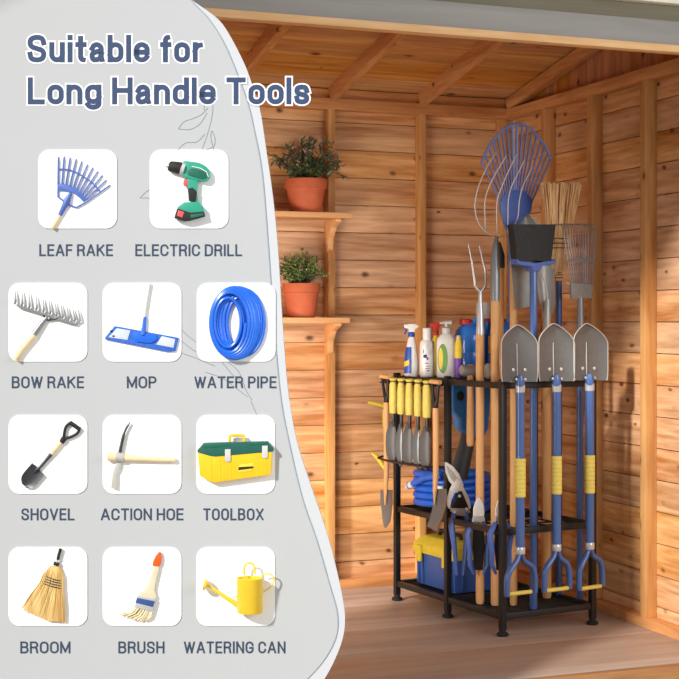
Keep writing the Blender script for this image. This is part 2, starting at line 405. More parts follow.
# ------------------------------------------------------------------ the storage rack
ZB, ZM, ZT = .068, .366, .884
rack = thing('tool_storage_rack', 'black metal garden tool rack standing in the shed corner', 'rack', L(RW/2, RL/2, 0))
AX = (E1, E2, UP)
for a, b in ((0,0), (RW,0), (0,RM), (RW,RM), (0,RL), (RW,RL)):
    lg = MB().box(L(a, b, (ZT+.012+.02)/2+.006), (.022, .022, ZT-.0), AX).build('leg', M['black'], rack, bevel=.002)
    MB().lathe(L(a, b, 0), [(.017, 0), (.021, .003), (.021, .010), (.012, .016), (.012, .026), (.001, .026)], 20).build('foot', M['rubber'], lg)
def rail(a0, b0, a1, b1, z, h=.026, w=.02): return MB().bar(L(a0, b0, z), L(a1, b1, z), w, h)
for z in (ZB, ZM, ZT):
    for seg in (((0,0),(RW,0)), ((0,0),(0,RL)), ((RW,0),(RW,RL)), ((0,RL),(RW,RL)), ((0,RM),(RW,RM))):
        MB().bar(L(*seg[0], z), L(*seg[1], z), .015, .022).build('rail', M['black'], rack, bevel=.0015)
def slats(b0, b1, z, step, name, extra=False):
    mb = MB(); n = round((b1-b0)/step)
    for i in range(1, n): mb.bar(L(.01, b0+(b1-b0)*i/n, z), L(RW-.01, b0+(b1-b0)*i/n, z), .005, .005)
    for a in (.1, .2, .3): mb.bar(L(a, b0, z-.004), L(a, b1, z-.004), .006, .004)
    mb.build(name, M['black'], rack)
slats(.01, RM-.01, ZB, .026, 'slatted_shelf'); slats(RM+.01, RL-.01, ZB, .026, 'slatted_shelf')
slats(RM+.01, RL-.01, ZM, .026, 'slatted_shelf'); slats(RM+.01, RL-.01, ZT+.006, .018, 'slatted_shelf')
for z in (ZM, ZT):
    mb = MB()
    for a in (.078, .145, .22, .30): mb.tube([L(a, .01, z+.004), L(a, RM-.01, z+.004)], .0035, 8)
    for b in (.075, .145, .22, .29): mb.tube([L(.01, b, z-.002), L(RW-.01, b, z-.002)], .0035, 8)
    mb.build('tool_grid', M['black'], rack)
# side holder for hand tools
hz, hz2 = .878, .565
MB().bar(L(-.05, RM+.02, hz), L(-.05, RL+.035, hz), .006, .022).bar(L(-.05, RM+.02, hz-.01), L(-.05, RL+.035, hz-.01), .022, .004).bar(L(-.05, RM+.03, hz), L(0, RM+.03, hz), .02, .02).bar(L(-.05, RL-.01, hz), L(0, RL-.01, hz), .02, .02).build('tool_hanger', M['black'], rack)
w = [L(0, RL, hz2), L(-.05, RL+.03, hz2+.008), L(-.078, RL+.015, hz2+.004), L(-.08, RL-.05, hz2), L(-.08, RM+.09, hz2), L(-.076, RM+.03, hz2), L(0, RM, hz2)]
MB().tube(w, .0045, 8).tube([L(-.045, RL, hz2), L(-.045, RM+.03, hz2)], .0035, 8).build('wire_keeper', M['black'], rack)

# ------------------------------------------------------------------ hanging hand trowels
def along_side(x, a, y=400): return PA(x, y, a)
def trowel(x, yt, yb, wide, label, cat):
    A = -.062
    top = PA(x, yt, A); bot = PA(x, yb, A); c = V(top.x, top.y, 0)
    hl = top.z-bot.z; zt = top.z; zb = bot.z
    t = thing('hand_trowel', label, cat, V(top.x, top.y, hz2-.02), 'yellow handled hand tools on the rack side')
    MB().lathe(c, [(.010, zb), (.0155, zb+.003), (.017, zb+hl*.25), (.0165, zb+hl*.6), (.0145, zb+hl*.82), (.0115, zb+hl*.88), (.0115, zb+hl*.91), (.017, zb+hl*.95), (.018, zt-.004), (.012, zt), (.001, zt)], 24).build('handle', M['yellow'], t)
    MB().lathe(c, [(.0118, zb+hl*.878), (.0123, zb+hl*.88), (.0123, zb+hl*.91), (.0118, zb+hl*.912)], 20).build('collar', M['black'], t)
    N = -E1
    MB().tube([c+UP*(zb+.002), c+UP*(zb-.035), c+UP*(zb-.05)-N*.004], [.0075, .007, .006], 10).build('shank', M['darkm'], t)
    gr = []; z1 = zb-.03 if wide else zb-.035; bl = .165
    for i in range(11):
        k = i/10; wv = (.0215 if wide else .0125)*(min(1, .35+k*2.2) if k < .3 else (1 if k < .72 else math.cos((k-.72)/.28*1.45)))
        gr.append([c+(RIGHT*.9-E2*.4).normalized()*(wv*s)+UP*(z1-bl*k)+N*(.010*(abs(s)**2)-.006+.006*math.sin(k*3)) for s in (-1, -.6, -.25, 0, .25, .6, 1)])
    MB().sheet(gr, N*.0014).build('blade', M['blade'] if wide else M['steel'], t)
T5 = [(393.4, 377.5, 413.5, True, 'leftmost of five yellow-handled hand trowels, broad grey blade'),
      (401.4, 378, 414.5, False, 'second yellow-handled hand tool from the left, narrow grey blade'),
      (409.7, 378.5, 415.5, True, 'middle one of five yellow-handled hand trowels, broad grey blade'),
      (418.2, 379, 416.5, False, 'fourth yellow-handled hand tool from the left, narrow grey blade'),
      (426.9, 380, 418, True, 'rightmost of five yellow-handled hand trowels, beside the wooden spade shaft')]
for x, yt, yb, w_, lb in T5: trowel(x, yt, yb, w_, lb, 'trowel')

# small D-handled spades on the side
def small_spade(xg0, xg1, yg, ys, ye, xs, blade_pts, label, A):
    p = PA(xs, ye, A)
    t = thing('small_spade', label, 'spade', p, 'small D-handled spades on the rack side')
    MB().tube([PA(xg0, yg-.4, A), PA(xg1, yg+.6, A)], .0085, 14).build('crossbar_grip', M['handle'], t)
    xm = (xg0+xg1)/2
    for s, xg in ((-1, xg0+1), (1, xg1-1)):
        MB().tube([PA(xg, yg, A), PA(xg+.3*(xm-xg), yg+8, A), PA(xs+s*1.6, ys-8, A), PA(xs, ys, A)], [.005, .0055, .006, .008], 10).build('yoke_arm', M['black'], t)
    MB().tube([PA(xs, ys-7, A), PA(xs, ys+1, A)], [.009, .0105], 12).build('socket', M['rubber'], t)
    q = [PA(xs+dx, ys+(ye-ys)*k, A) for k, dx in ((0, 0), (.3, .3), (.65, .2), (.85, -.6), (1, -1.4))]
    MB().tube(q, [.0115, .0115, .0110, .008, .002], 14).build('shaft', M['handle'], t)
    gr = []
    for (yl, a, b, bow) in blade_pts:
        gr.append([PA(a+(b-a)*s, yl, A)+E1*(.006+bow*(1-(2*s-1)**2)) for s in (0, .2, .4, .6, .8, 1)])
    MB().sheet(gr, E1*.002).build('blade', M['blade'], t)
small_spade(381, 389.5, 376.6, 402.5, 505, 386.3, [(490, 379, 391, .004), (500, 379, 391, .008), (513, 380.5, 390, .008), (522, 381.5, 388.5, .006), (528, 383, 384.5, .001)],
            'left small spade with wood shaft and grey pointed blade hanging at the rack end', -.07)
small_spade(431, 440, 381.8, 408, 505, 435.6, [(489, 431.5, 445, .004), (498, 433, 445.5, .010), (508, 431, 444, .012), (518, 428.5, 441, .010), (526, 425.5, 437, .006), (531, 433, 436.5, .002)],
            'right small spade with wood shaft and curved grey blade in front of the hose', -.085)

# yellow gripped shears behind the left spade
t = thing('garden_shears', 'yellow handled shears hanging behind the left small spade', 'shears', PA(384, 470, -.03))
MB().tube([PA(369.5, 402.5, -.03), PA(377, 404, -.03), PA(386, 406.5, -.03)], [.009, .0095, .009], 10, (1, .8)).build('handle', M['lime'], t)
q = [PA(371, 453, -.03), PA(375, 455, -.03), PA(379.5, 459.5, -.03), PA(383, 466, -.03), PA(384.5, 470, -.03)]
MB().tube(q, [.002, .011, .013, .009, .003], 10, (1, .5)).build('handle', M['yellow2'], t)
MB().tube([PA(385, 406, -.03), PA(383, 414, -.03), PA(383.5, 425, -.03), PA(386, 440, -.03), PA(389, 452, -.03), PA(386, 466, -.03), PA(383, 467, -.03)], .003, 8).build('guard_bow', M['lime'], t)

# ------------------------------------------------------------------ bottles on the top shelf
ZS = ZT+.0095
def pos(x, b): p = PB(x, 379, b); p.z = ZS; return p
def pxm(p): return F/depth(p)
# spray bottle
def spray(x, b, h, w, body, nozzle, label, lab):
    c = pos(x, b)
    t = thing('spray_bottle', label, 'bottle', c)
    k = h
    MB().lathe(c, [(w*.9, 0), (w, .006), (w, k*.25), (w*.9, k*.42), (w*.55, k*.68), (w*.36, k*.74), (w*.34, k*.78), (.001, k*.78)], 28, 1, .7, (RIGHT, FWD, UP)).build('bottle_body', body, t)
    MB().lathe(c, [(w*.42, k*.755), (w*.46, k*.765), (w*.46, k*.83), (w*.38, k*.845), (.001, k*.845)], 20, 1, 1).build('collar', nozzle, t)
    head = [(-.52, .99), (-.42, 1.0), (.55, 1.0), (1.05, .955), (.95, .93), (.5, .9), (.42, .84), (-.4, .84), (-.42, .9), (-1.05, .93), (-1.1, .99)]
    MB().prism([c+RIGHT*(a*w*.95)+UP*(z*k) for a, z in head], FWD*.016).build('trigger_head', M['white'] if body != M['lyel'] else M['red'], t, bevel=.002)
    MB().tube([c-RIGHT*w*.8+UP*k*.93, c-RIGHT*w*.75+UP*k*.86, c-RIGHT*w*.95+UP*k*.8], .0035, 8).build('trigger', nozzle, t)
    if lab:
        lbm = MB(); g_ = []
        for z, sc in ((.06, 1.012), (.25, 1.012), (.42, .915), (.56, .74)):
            g_.append([c+RIGHT*math.cos(th)*w*sc*1.01+FWD*math.sin(th)*w*sc*.72+UP*z*k for th in [math.radians(a) for a in range(182, 300-int(z*60), 12)][:8]])
        lbm.sheet(g_, -FWD*.001).build('label', M['lblue'], t)
        g_ = [[c+RIGHT*math.cos(th)*w*1.04+FWD*math.sin(th)*w*.75+UP*(z*k+(.01*i/5)) for i, th in enumerate([math.radians(a) for a in range(190, 262, 12)])] for z in (.17, .27)]
        MB().sheet(g_, -FWD*.001).build('label_stripe', M['lyel'], t)
spray(411.5, .66, .207, .0285, M['white'], M['lblue'], 'white trigger spray bottle with blue label, leftmost on the rack', True)
spray(436, .68, .213, .025, M['lyel'], M['red'], 'yellow bottle with red trigger head half hidden between white bottles', False)
# white bottle with grip
c = pos(427, .60); t = thing('detergent_bottle', 'white bottle with moulded grip and ribbed cap beside the spray bottle', 'bottle', c)
AXV = (RIGHT, FWD, UP)
w = .0285
out = [(-1, .02), (-.95, 0), (.95, 0), (1, .02), (1, .70), (.97, .76), (.6, .80), (.5, .82), (-.5, .82), (-.62, .80), (-.98, .74), (-1, .66)]
hole = [(-.1, .70), (.3, .72), (.52, .66), (.55, .56), (.4, .47), (.2, .42), (.0, .50), (-.12, .6)]
K_ = .185
body = MB().lathe(c, [(w*.93, 0), (w, .005), (w, K_*.66), (w*.95, K_*.74), (w*.55, K_*.80), (.001, K_*.80)], 32, 1, .72, AXV)
body.build('bottle_body', M['white'], t)
MB().prism([c+RIGHT*a*w*1.25+UP*z*K_*1.08-FWD*w*.70 for a, z in hole], FWD*.008).build('grip_recess', M['lgrey'], t, bevel=.002)
MB().lathe(c, [(w*.56, K_*.79), (w*.58, K_*.80), (w*.60, K_*.86), (w*.6, K_*1.0), (w*.56, K_*1.03), (.001, K_*1.03)], 28).build('cap', M['white'], t)
lb = MB(); rr = random.Random(3)
for (u0, z0, ww, hh) in ((-.55, .40, .5, .07), (-.1, .36, .25, .05), (-.4, .28, .6, .015), (-.2, .22, .5, .012), (-.3, .17, .6, .012), (-.1, .12, .4, .02), (-.55, .5, .12, .08)):
    uc = u0+ww/2; lb.box(c+RIGHT*uc*w+UP*(z0+hh/2)*K_-FWD*(w*.72*math.sqrt(1-uc*uc)+.0002), (ww*w, .0016, hh*K_), AXV)
lb.build('printed_label', M['ink'], t)
# pump bottle
c = pos(446.5, .52); t = thing('pump_bottle', 'white pump bottle with green and yellow oval label in front', 'bottle', c); w = .0385; K_ = .17
MB().lathe(c, [(w*.95, 0), (w, .005), (w, K_*.80), (w*.92, K_*.88), (w*.6, K_*.97), (w*.38, K_), (.001, K_)], 32, 1, .62, AXV).build('bottle_body', M['white'], t)
MB().lathe(c, [(w*.42, K_*.985), (w*.46, K_), (w*.46, K_*1.12), (w*.32, K_*1.14), (.006, K_*1.15), (.006, K_*1.24), (.001, K_*1.24)], 24).build('pump_collar', M['lgrey'], t)
MB().tube([c-RIGHT*.026+UP*K_*1.235, c-RIGHT*.01+UP*K_*1.25, c+RIGHT*.02+UP*K_*1.25], [.004, .006, .009], 10).build('pump_nozzle', M['lgrey'], t)
def oval(cx, cz, rx, rz, off, n=20):
    return [c+RIGHT*(cx+rx*math.cos(a))*w+UP*(cz+rz*math.sin(a))*K_-FWD*(w*.62*math.sqrt(max(0, 1-((cx+rx*math.cos(a)))**2))+off) for a in [2*math.pi*i/n for i in range(n)]]
MB().prism(oval(-.42, .43, .5, .34, .0008), FWD*.001).build('label', M['green'], t)
MB().prism(oval(-.62, .43, .22, .25, .0018), FWD*.001).build('label_flash', M['lyel'], t)
# small purple/yellow carton-like bottle
c = pos(458.5, .47); t = thing('cleaner_bottle', 'slim yellow and purple bottle squeezed beside the blue jug', 'bottle', c)
MB().lathe(c, [(.014, 0), (.015, .004), (.015, .075), (.001, .075)], 20, 1, .8, AXV).build('lower_body', M['purple'], t)
MB().lathe(c, [(.015, .0752), (.015, .12), (.010, .145), (.008, .155), (.001, .155)], 20, 1, .8, AXV).build('upper_body', M['lyel'], t)
MB().lathe(c, [(.0085, .15), (.0085, .162), (.001, .163)], 16).build('cap', M['lgrey'], t)
# jugs
def jug(x, b, w, h, lab, label):
    c = pos(x, b); t = thing('blue_jug', label, 'jug', c, 'large blue jugs on the rack')
    MB().lathe(c, [(w*.94, 0), (w, .006), (w, h*.42), (w*.975, h*.44), (w*.975, h*.47), (w, h*.49), (w, h*.74), (w*.9, h*.86), (w*.6, h*.95), (w*.36, h*.98), (w*.34, h), (.001, h)], 36, 1, .8, AXV).build('jug_body', M['jug'], t)
    MB().lathe(c-RIGHT*w*.25, [(w*.40, h*.97), (w*.42, h*.975), (w*.42, h*1.05), (w*.36, h*1.07), (.001, h*1.07)], 24).build('cap', M['red'], t)
    MB().tube([c+RIGHT*w*.2+UP*h*.93, c+RIGHT*w*.35+UP*h*1.06, c+RIGHT*w*.7+UP*h*1.04, c+RIGHT*w*.93+UP*h*.78], [.009, .010, .010, .009], 12).build('grip', M['jug'], t)
    g_ = [[c+RIGHT*math.cos(th)*w*1.012+FWD*math.sin(th)*w*.81+UP*z*h for th in [math.radians(a) for a in range(190, 236, 9)]] for z in (.42, .5, .62, .74)]
    MB().sheet(g_, -FWD*.001).build('label', M['lyel'], t)
jug(469.5, .54, .060, .212, 1, 'blue jug with red cap just right of the white pump bottle')
jug(503, .56, .060, .212, 1, 'blue jug partly hidden behind the wooden tool shafts')
c = pos(484.5, .64)
t = thing('white_canister', 'tall canister with white top and red band behind the blue jugs', 'can', c)
MB().lathe(c, [(.033, 0), (.035, .004), (.035, .215), (.001, .215)], 28).build('can_body', M['jug'], t)
MB().lathe(c, [(.0352, .2152), (.0352, .228), (.001, .228)], 28).build('red_band', M['red'], t)
MB().lathe(c, [(.034, .2282), (.034, .285), (.03, .292), (.001, .292)], 28).build('lid', M['lgrey'], t)

# ------------------------------------------------------------------ hose, toolboxes etc. on the lower shelves
hc = L(.155, .560, ZM+.022); pts = []; R_ = .143; turns = 5
for i in range(turns*36+1):
    a_ = 2*math.pi*i/36-1.2; pts.append(hc+E1*math.cos(a_)*R_*1.0+E2*math.sin(a_)*R_+UP*(.0275*i/36))
e = pts[-1]
tail0 = PA(413, 484, -.01)
t = thing('garden_hose', 'coiled blue garden hose on the middle shelf of the rack', 'hose', hc-UP*.016)
pts += [L(.15, .425, ZM+.165), L(.07, .43, ZM+.172), PA(440, 475.5, .0), PA(425, 477.5, -.01), tail0]
MB().tube(pts, .0138, 12).build('hose_coil', M['hose'], t)
d_ = (PA(404, 488, -.01)-tail0).normalized()
MB().tube([tail0-d_*.004, tail0+d_*.02], .015, 16).tube([tail0+d_*.024, tail0+d_*.042], [.015, .013], 16).build('hose_connector', M['white'], t)
MB().tube([tail0+d_*.019, tail0+d_*.025], .0155, 16).build('connector_ring', M['hose'], t)
q = PA(440.5, 489, -.02)
MB().tube([q-UP*.014, q+UP*.012], .012, 14).build('hose_connector', M['white'], t)

# toolbox on bottom shelf
zb = ZB+.006; b0, b1, a0, a1 = .395, .672, .055, .30
ctr = L((a0+a1)/2, (b0+b1)/2, zb)
t = thing('toolbox', 'navy toolbox with yellow lid on the bottom shelf of the rack', 'toolbox', ctr)
h1 = .148
vs = []
for (a, b) in ((a0, b0), (a1, b0), (a1, b1), (a0, b1)):
    vs.append(L(a0+(a-a0)*.94+.007 if a > a0 else a0+.007, b0+.006+(b-b0)*.955, zb))
vs2 = [L(a, b, zb+h1) for a, b in ((a0, b0), (a1, b0), (a1, b1), (a0, b1))]
MB().add(vs+vs2, [(3,2,1,0), (4,5,6,7), (0,1,5,4), (1,2,6,5), (2,3,7,6), (3,0,4,7)]).build('box_body', M['navy'], t, bevel=.008)
for b in (b0+.02, b0+.05, b1-.05, b1-.02): MB().box(L(a0+.001, b, zb+h1*.48), (.01, .012, h1*.86), AX).build('rib', M['navy'], t, bevel=.002)
for a in (a0+.04, a1-.05): MB().box(L(a, b0+.001, zb+h1*.48), (.012, .01, h1*.86), AX).build('rib', M['navy'], t, bevel=.002)
def lidring(z, ins): return [L(a, b, z) for a, b in ((a0-.008+ins, b0-.008+ins), (a1+.008-ins, b0-.008+ins), (a1+.008-ins, b1+.008-ins), (a0-.008+ins, b1+.008-ins))]
lv = lidring(zb+h1-.022, 0)+lidring(zb+h1+.014, 0)+lidring(zb+h1+.045, .028)
MB().add(lv, [(3,2,1,0), (8,9,10,11)]+[(k*4+i, k*4+(i+1) % 4, k*4+4+(i+1) % 4, k*4+4+i) for k in (0, 1) for i in range(4)]).build('lid', M['yellow2'], t, bevel=.005)
for b in (b0+.045, b1-.045):
    MB().box(L(a0-.013, b, zb+h1-.022), (.01, .036, .065), AX).build('latch', M['yellow2'], t, bevel=.003)
for z, aa in ((.045, .04), ):
    MB().tube([L((a0+a1)/2-.05, b0+.06, zb+h1+.043), L((a0+a1)/2-.05, b0+.07, zb+h1+.062), L((a0+a1)/2-.05, b1-.07, zb+h1+.062), L((a0+a1)/2-.05, b1-.06, zb+h1+.043)], .008, 10).build('carry_handle', M['black'], t)

# blue blower hanging in the middle bay
B_ = .40
t = thing('leaf_blower', 'blue handheld blower with dark grey nozzle hanging behind the handles', 'blower', PB(460, 480, B_))
o1 = [(450, 385), (486, 385), (486, 402), (484, 428), (480, 436), (466, 436), (458, 428), (457, 418), (450, 410)]
MB().prism([PB(x, y, B_) for x, y in o1], E2*.06).build('motor_housing', M['teal'], t, bevel=.006)
MB().prism([PB(460.5+3.4*math.cos(a), 396+5*math.sin(a), B_-.0315) for a in [2*math.pi*i/18 for i in range(18)]], E2*.002).build('air_intake', M['black'], t)
MB().tube([PB(470, 430, B_), PB(466, 446, B_), PB(458, 478, B_)], [.030, .029, .037], 20).build('nozzle', mat('dark grey nozzle', '#3f4448', .5), t)

# ------------------------------------------------------------------ snips
def snips(xl, label, B2, kind):
    t = thing('pruning_snips', label, 'snips', PB(xl, 578, B2), 'pruners hung through the middle grid')
    q = lambda x, y: PB(xl+x, y, B2)
    if kind == 0:
        MB().prism([q(-7.5, 462), q(-5, 462.5), q(1, 466.5), q(7, 474), q(11.5, 485), q(9, 491), q(3, 488), q(-3, 481), q(-6.5, 472)], E2*.006).build('upper_blade', M['bright'], t, bevel=.002)
        MB().prism([q(4, 478), q(9, 483), q(12, 489), q(17, 499), q(18.5, 508), q(17, 509), q(12, 500), q(7, 492), q(2, 493), q(-1, 500), q(-2.5, 509), q(-4.5, 506), q(-4.6, 498), q(-2, 489)], E2*.008).build('lower_jaw', M['bright'], t, bevel=.0015)
        MB().prism([q(-6, 465), q(1, 472), q(6, 480), q(7.5, 486), q(3, 484), q(-2, 478), q(-5, 471)], E2*.0075).build('blade_hollow', M['silver'], t, bevel=.001)
        MB().prism([q(6, 491), q(9, 491), q(16, 508), q(-1, 508)], E2*.012).build('pivot_plate', M['black'], t, bevel=.001)
        pv = MB()
        for x, y in ((7.5, 496), (2.5, 512), (14.5, 509)): pv.tube([PB(xl+x, y, B2-.005), PB(xl+x, y, B2-.011)], .006, 14)
        pv.build('pivot_bolt', M['chrome'], t)
        MB().prism([q(-1, 508), q(16, 508), q(18, 512), q(12, 516), q(4, 515), q(-1, 511.5)], E2*.010).build('link_plate', M['silver'], t, bevel=.002)
        MB().tube([q(2, 512), q(1, 520), q(-.5, 526), q(2, 545), q(5, 575)], [.010, .012, .016, .013, .007], 12, (1, .7)).build('handle', M['bluep'], t)
        MB().tube([q(14, 512), q(15, 520), q(16, 527), q(14, 545), q(11, 575)], [.010, .012, .015, .013, .007], 12, (1, .7)).build('handle', M['navy'], t)
    else:
        MB().prism([q(0, 497), q(2.5, 500), q(4.5, 505), q(5.5, 512), q(5, 516), q(-5, 516), q(-5, 509), q(-3, 502)], E2*.008).build('jaw', M['bright'], t, bevel=.002)
        MB().prism([q(-4.8, 516), q(5, 516), q(6, 522), q(-6, 522)], E2*.012).build('pivot', M['silver'], t, bevel=.0015)
        for s, mm in ((-1, 'bluep'), (1, 'navy')):
            MB().tube([q(s*4, 521), q(s*7, 527), q(s*10.5, 534), q(s*8.5, 550), q(s*8.5, 565), q(s*4.5, 574)], [.008, .013, .014, .012, .011, .006], 12, (1, .7)).build('handle', M[mm], t)
        MB().prism([q(-5, 524), q(5, 524), q(6, 545), q(4, 570), q(-4, 570), q(-6, 545)], E2*.006).build('grip_insert', M['rubber'], t, bevel=.001)
snips(452, 'large silver snips with angled blade hanging left of the wooden handles', .315, 0)
snips(478.5, 'small pointed snips with blue handles between two wooden shafts', .20, 1)
snips(500.5, 'blue-handled snips mostly hidden behind the front rack leg', .035, 1)

# ------------------------------------------------------------------ hammers
def hammer(xh0, xh1, y0, y1, xs, yb, B2, label, octo):
    t = thing('sledge_hammer', label, 'hammer', PB(xs, yb, B2), 'hammers on the top rail')
    ym = (y0+y1)/2; p, q = PB(xh0, ym, B2), PB(xh1, ym, B2); hh = (PB(xs, y0, B2)-PB(xs, y1, B2)).z/2
    d = (q-p).normalized(); pts = [p, p+d*.006, q-d*.006, q]
    MB().tube(pts, [hh*.82, hh*1.05, hh*1.05, hh*.82], 8 if octo else 16).build('hammer_head', M['hammer'], t)
    MB().tube([PB(xs, y0-.5, B2), PB(xs, y1+3, B2), PB(xs, yb-4, B2), PB(xs, yb, B2)], [.012, .0125, .0145, .012], 14, (1, .85)).build('handle', M['handle'], t)
hammer(461, 483, 365, 375.5, 470.3, 446, .33, 'grey hammer with a short wooden handle resting beside the two-tine fork', False)
hammer(486, 504, 363.5, 378.5, 494.5, 440, .27, 'dark octagonal sledge head resting on the rail beside the front leg', True)

# ------------------------------------------------------------------ long tools in the grid
BOT = ZB+.004
def shaft(x, B2, yt, r, m, t, name='shaft', ybot=None, taper=1.0):
    top = PB(x, yt, B2); z0 = BOT if ybot is None else PB(x, ybot, B2).z
    return MB().tube([V(top.x, top.y, z0), V(top.x, top.y, z0+.01), V(top.x, top.y, (z0+top.z)/2), V(top.x, top.y, top.z)], [r*.85, r, r, r*taper], 16).build(name, m, t)
def base(x, B2): p = PB(x, 500, B2); p.z = BOT; return p

# two-tine fork
B2 = .215; t = thing('two_tine_fork', 'wooden pole topped by a silver fork with two long prongs', 'fork', base(479.8, B2))
shaft(480, B2, 334, .0155, M['handle'], t)
MB().tube([PB(480.2, 335, B2), PB(480.3, 315, B2), PB(480.3, 293, B2)], [.016, .0125, .007], 14).build('ferrule', M['chrome'], t)
for tip, mid in (((468.3, 244), (474.6, 285)), ((479.5, 245.5), (485.6, 275))):
    pts = [PB(480.3, 295, B2), PB(480.3, 292, B2), PB(mid[0]+(.1 if mid[0] < 480 else -.1), 285.5, B2), PB(mid[0], mid[1]-4, B2), PB((mid[0]*.5+tip[0]*.5)+.4, 262, B2), PB(*tip, B2)]
    MB().tube(pts, [.005, .005, .0045, .0045, .0038, .001], 10).build('prong', M['chrome'], t)

# wire manure fork
B2 = .165; t = thing('wire_fork', 'tall fork with thin curved wire tines and silver conical socket', 'fork', base(495, B2))
shaft(495, B2, 300, .0155, M['handle'], t)
MB().tube([PB(495.2, 301, B2), PB(495.2, 256, B2), PB(496, 244, B2), PB(496.5, 236, B2)], [.0175, .0175, .011, .005], 20).build('socket', M['steel'], t)
def wz(pts, name='tine'):
    n = len(pts); sm = []
    P3 = [PB(460+x/4.244, 110+y/4.244, B2-k*.0009) for k, (x, y) in enumerate(pts)]
    for i in range(n-1):
        a, b, c2, d2 = P3[max(i-1, 0)], P3[i], P3[i+1], P3[min(i+2, n-1)]
        for u in (0, .25, .5, .75): sm.append(.5*((2*b)+(c2-a)*u+(2*a-5*b+4*c2-d2)*u*u+(3*b-a-3*c2+d2)*u**3))
    sm.append(P3[-1]); MB().tube(sm, [.0023]*(len(sm)-1)+[.0008], 8).build(name, M['silver'], t)
wz([(150, 540), (120, 525), (85, 490), (66, 440), (64, 385), (80, 320), (115, 240), (153, 180)])
wz([(106, 515), (105, 450), (105, 385), (125, 320), (165, 245), (200, 190)])
wz([(154, 545), (155, 480), (156, 390), (175, 330), (205, 260), (240, 188)])
wz([(203, 522), (203, 450), (205, 380), (220, 320), (250, 260), (275, 210)])
wz([(150, 540), (185, 535), (222, 502), (245, 455), (252, 385), (268, 320), (310, 240)])

# dark-tipped pole behind it
B2 = .225; t = thing('garden_pole', 'wooden pole with a dark metal cone tip behind the wire fork', 'pole', base(500, B2))
shaft(500.2, B2, 267, .0135, M['handle'], t)
MB().tube([PB(500.6, 268, B2), PB(500.8, 256, B2), PB(499, 242, B2)], [.0155, .0155, .006], 16).build('cone_tip', M['darkm'], t)

# big blue leaf rake
B2 = .30; t = thing('leaf_rake', 'tall rake with a fan of slim blue plastic tines, highest tool', 'rake', base(510, B2))
Bq = lambda x, y, o=0: PB(460+x/4.244, 110+y/4.244, B2+o)
MB().tube([PB(514.5, 500, B2)*1.0+V(0, 0, BOT-PB(514.5, 500, B2).z), PB(513.2, 380, B2), PB(511, 236, B2)], [.0115, .0125, .0125], 16).build('shaft', M['blue'], t)
hubo = [(175, 372), (195, 348), (235, 338), (275, 346), (305, 380), (300, 430), (262, 480), (225, 515), (200, 522), (185, 480), (168, 420)]
MB().prism([Bq(x, y) for x, y in hubo], E2*.010).build('hub_plate', M['bluep'], t, bevel=.002)
arc = [(92, 222), (120, 160), (150, 115), (185, 80), (225, 60), (262, 60), (300, 78), (335, 115), (365, 160), (386, 205)]
def arcp(k):
    k *= len(arc)-1; i = min(int(k), len(arc)-2); f = k-i
    return (arc[i][0]*(1-f)+arc[i+1][0]*f, arc[i][1]*(1-f)+arc[i+1][1]*f)
def bow(k): return -.03*(1-(2*k-1)**2)*0-.0
rim = [Bq(*arcp(i/24)) for i in range(25)]
MB().tube(rim, .0055, 8).build('outer_rim', M['bluef'], t)
nt = 17
for i in range(nt):
    k = i/(nt-1); tx, ty = arcp(k); bx = 172+130*k; by = 395-48*math.sin(math.pi*k)
    MB().tube([Bq(bx, by), Bq((bx+tx)/2, (by+ty)/2), Bq(tx, ty)], [.0050, .0052, .0052], 8, (1, .7)).build('tine', M['bluef'], t)

# large grey square spade on wooden shaft
B2 = .135; t = thing('flat_spade', 'upturned grey flat-bladed spade on a wooden shaft behind the black broom', 'spade', base(513.5, B2))
shaft(513.5, B2, 262, .0135, M['handle'], t)
G = lambda x, y: PB(505+x/5.22, 200+y/5.22, B2-.036)
gr = []
for k in range(11):
    u = k/10; yl = 72+u*500
    xl = 120-100*min(1, u*4)**.8 if u < .25 else 20+35*(u-.25)/.75
    xr = 122+80*min(1, u*4)**.8 if u < .25 else 202+20*(u-.25)/.75*0-50*(u-.25)/.75
    gr.append([G(xl+(xr-xl)*s, yl-22*s*(u > .25)*(u-.25))+E2*(.02*(1-(2*s-1)**2)) for s in (0, .15, .35, .5, .65, .85, 1)])
MB().sheet(gr, E2*.002).build('blade', mat('grey painted spade', '#8b8a86', .5, .25, .06), t)

# round shovel with silver scoop
B2 = .185; t = thing('round_shovel', 'silver round shovel, scoop up, on a wooden shaft between blue poles', 'shovel', base(547, B2))
shaft(547, B2, 330, .0165, M['handle'], t)
G = lambda x, y: PB(505+x/5.22, 200+y/5.22, B2)
MB().tube([G(219, 690), G(219, 600), G(222, 520)], [.0175, .014, .010], 14).build('socket', M['silver'], t)
gr = []
prof = [(80, 120, 122), (130, 95, 190), (200, 110, 232), (280, 140, 250), (350, 168, 262), (450, 165, 258), (530, 182, 262), (580, 200, 255), (620, 208, 240)]
for yl, xl, xr in prof:
    gr.append([G(xl+(xr-xl)*s, yl)+E2*(.030*(1-(2*s-1)**2)*(1 if yl > 130 else .4)) for s in (0, .12, .3, .5, .7, .88, 1)])
MB().sheet(gr, E2*.002).build('scoop', M['silver'], t)
MB().tube([G(180, 350)-E2*.002, G(215, 450), G(228, 560)], .003, 6).build('scoop_rib', M['edge'], t)

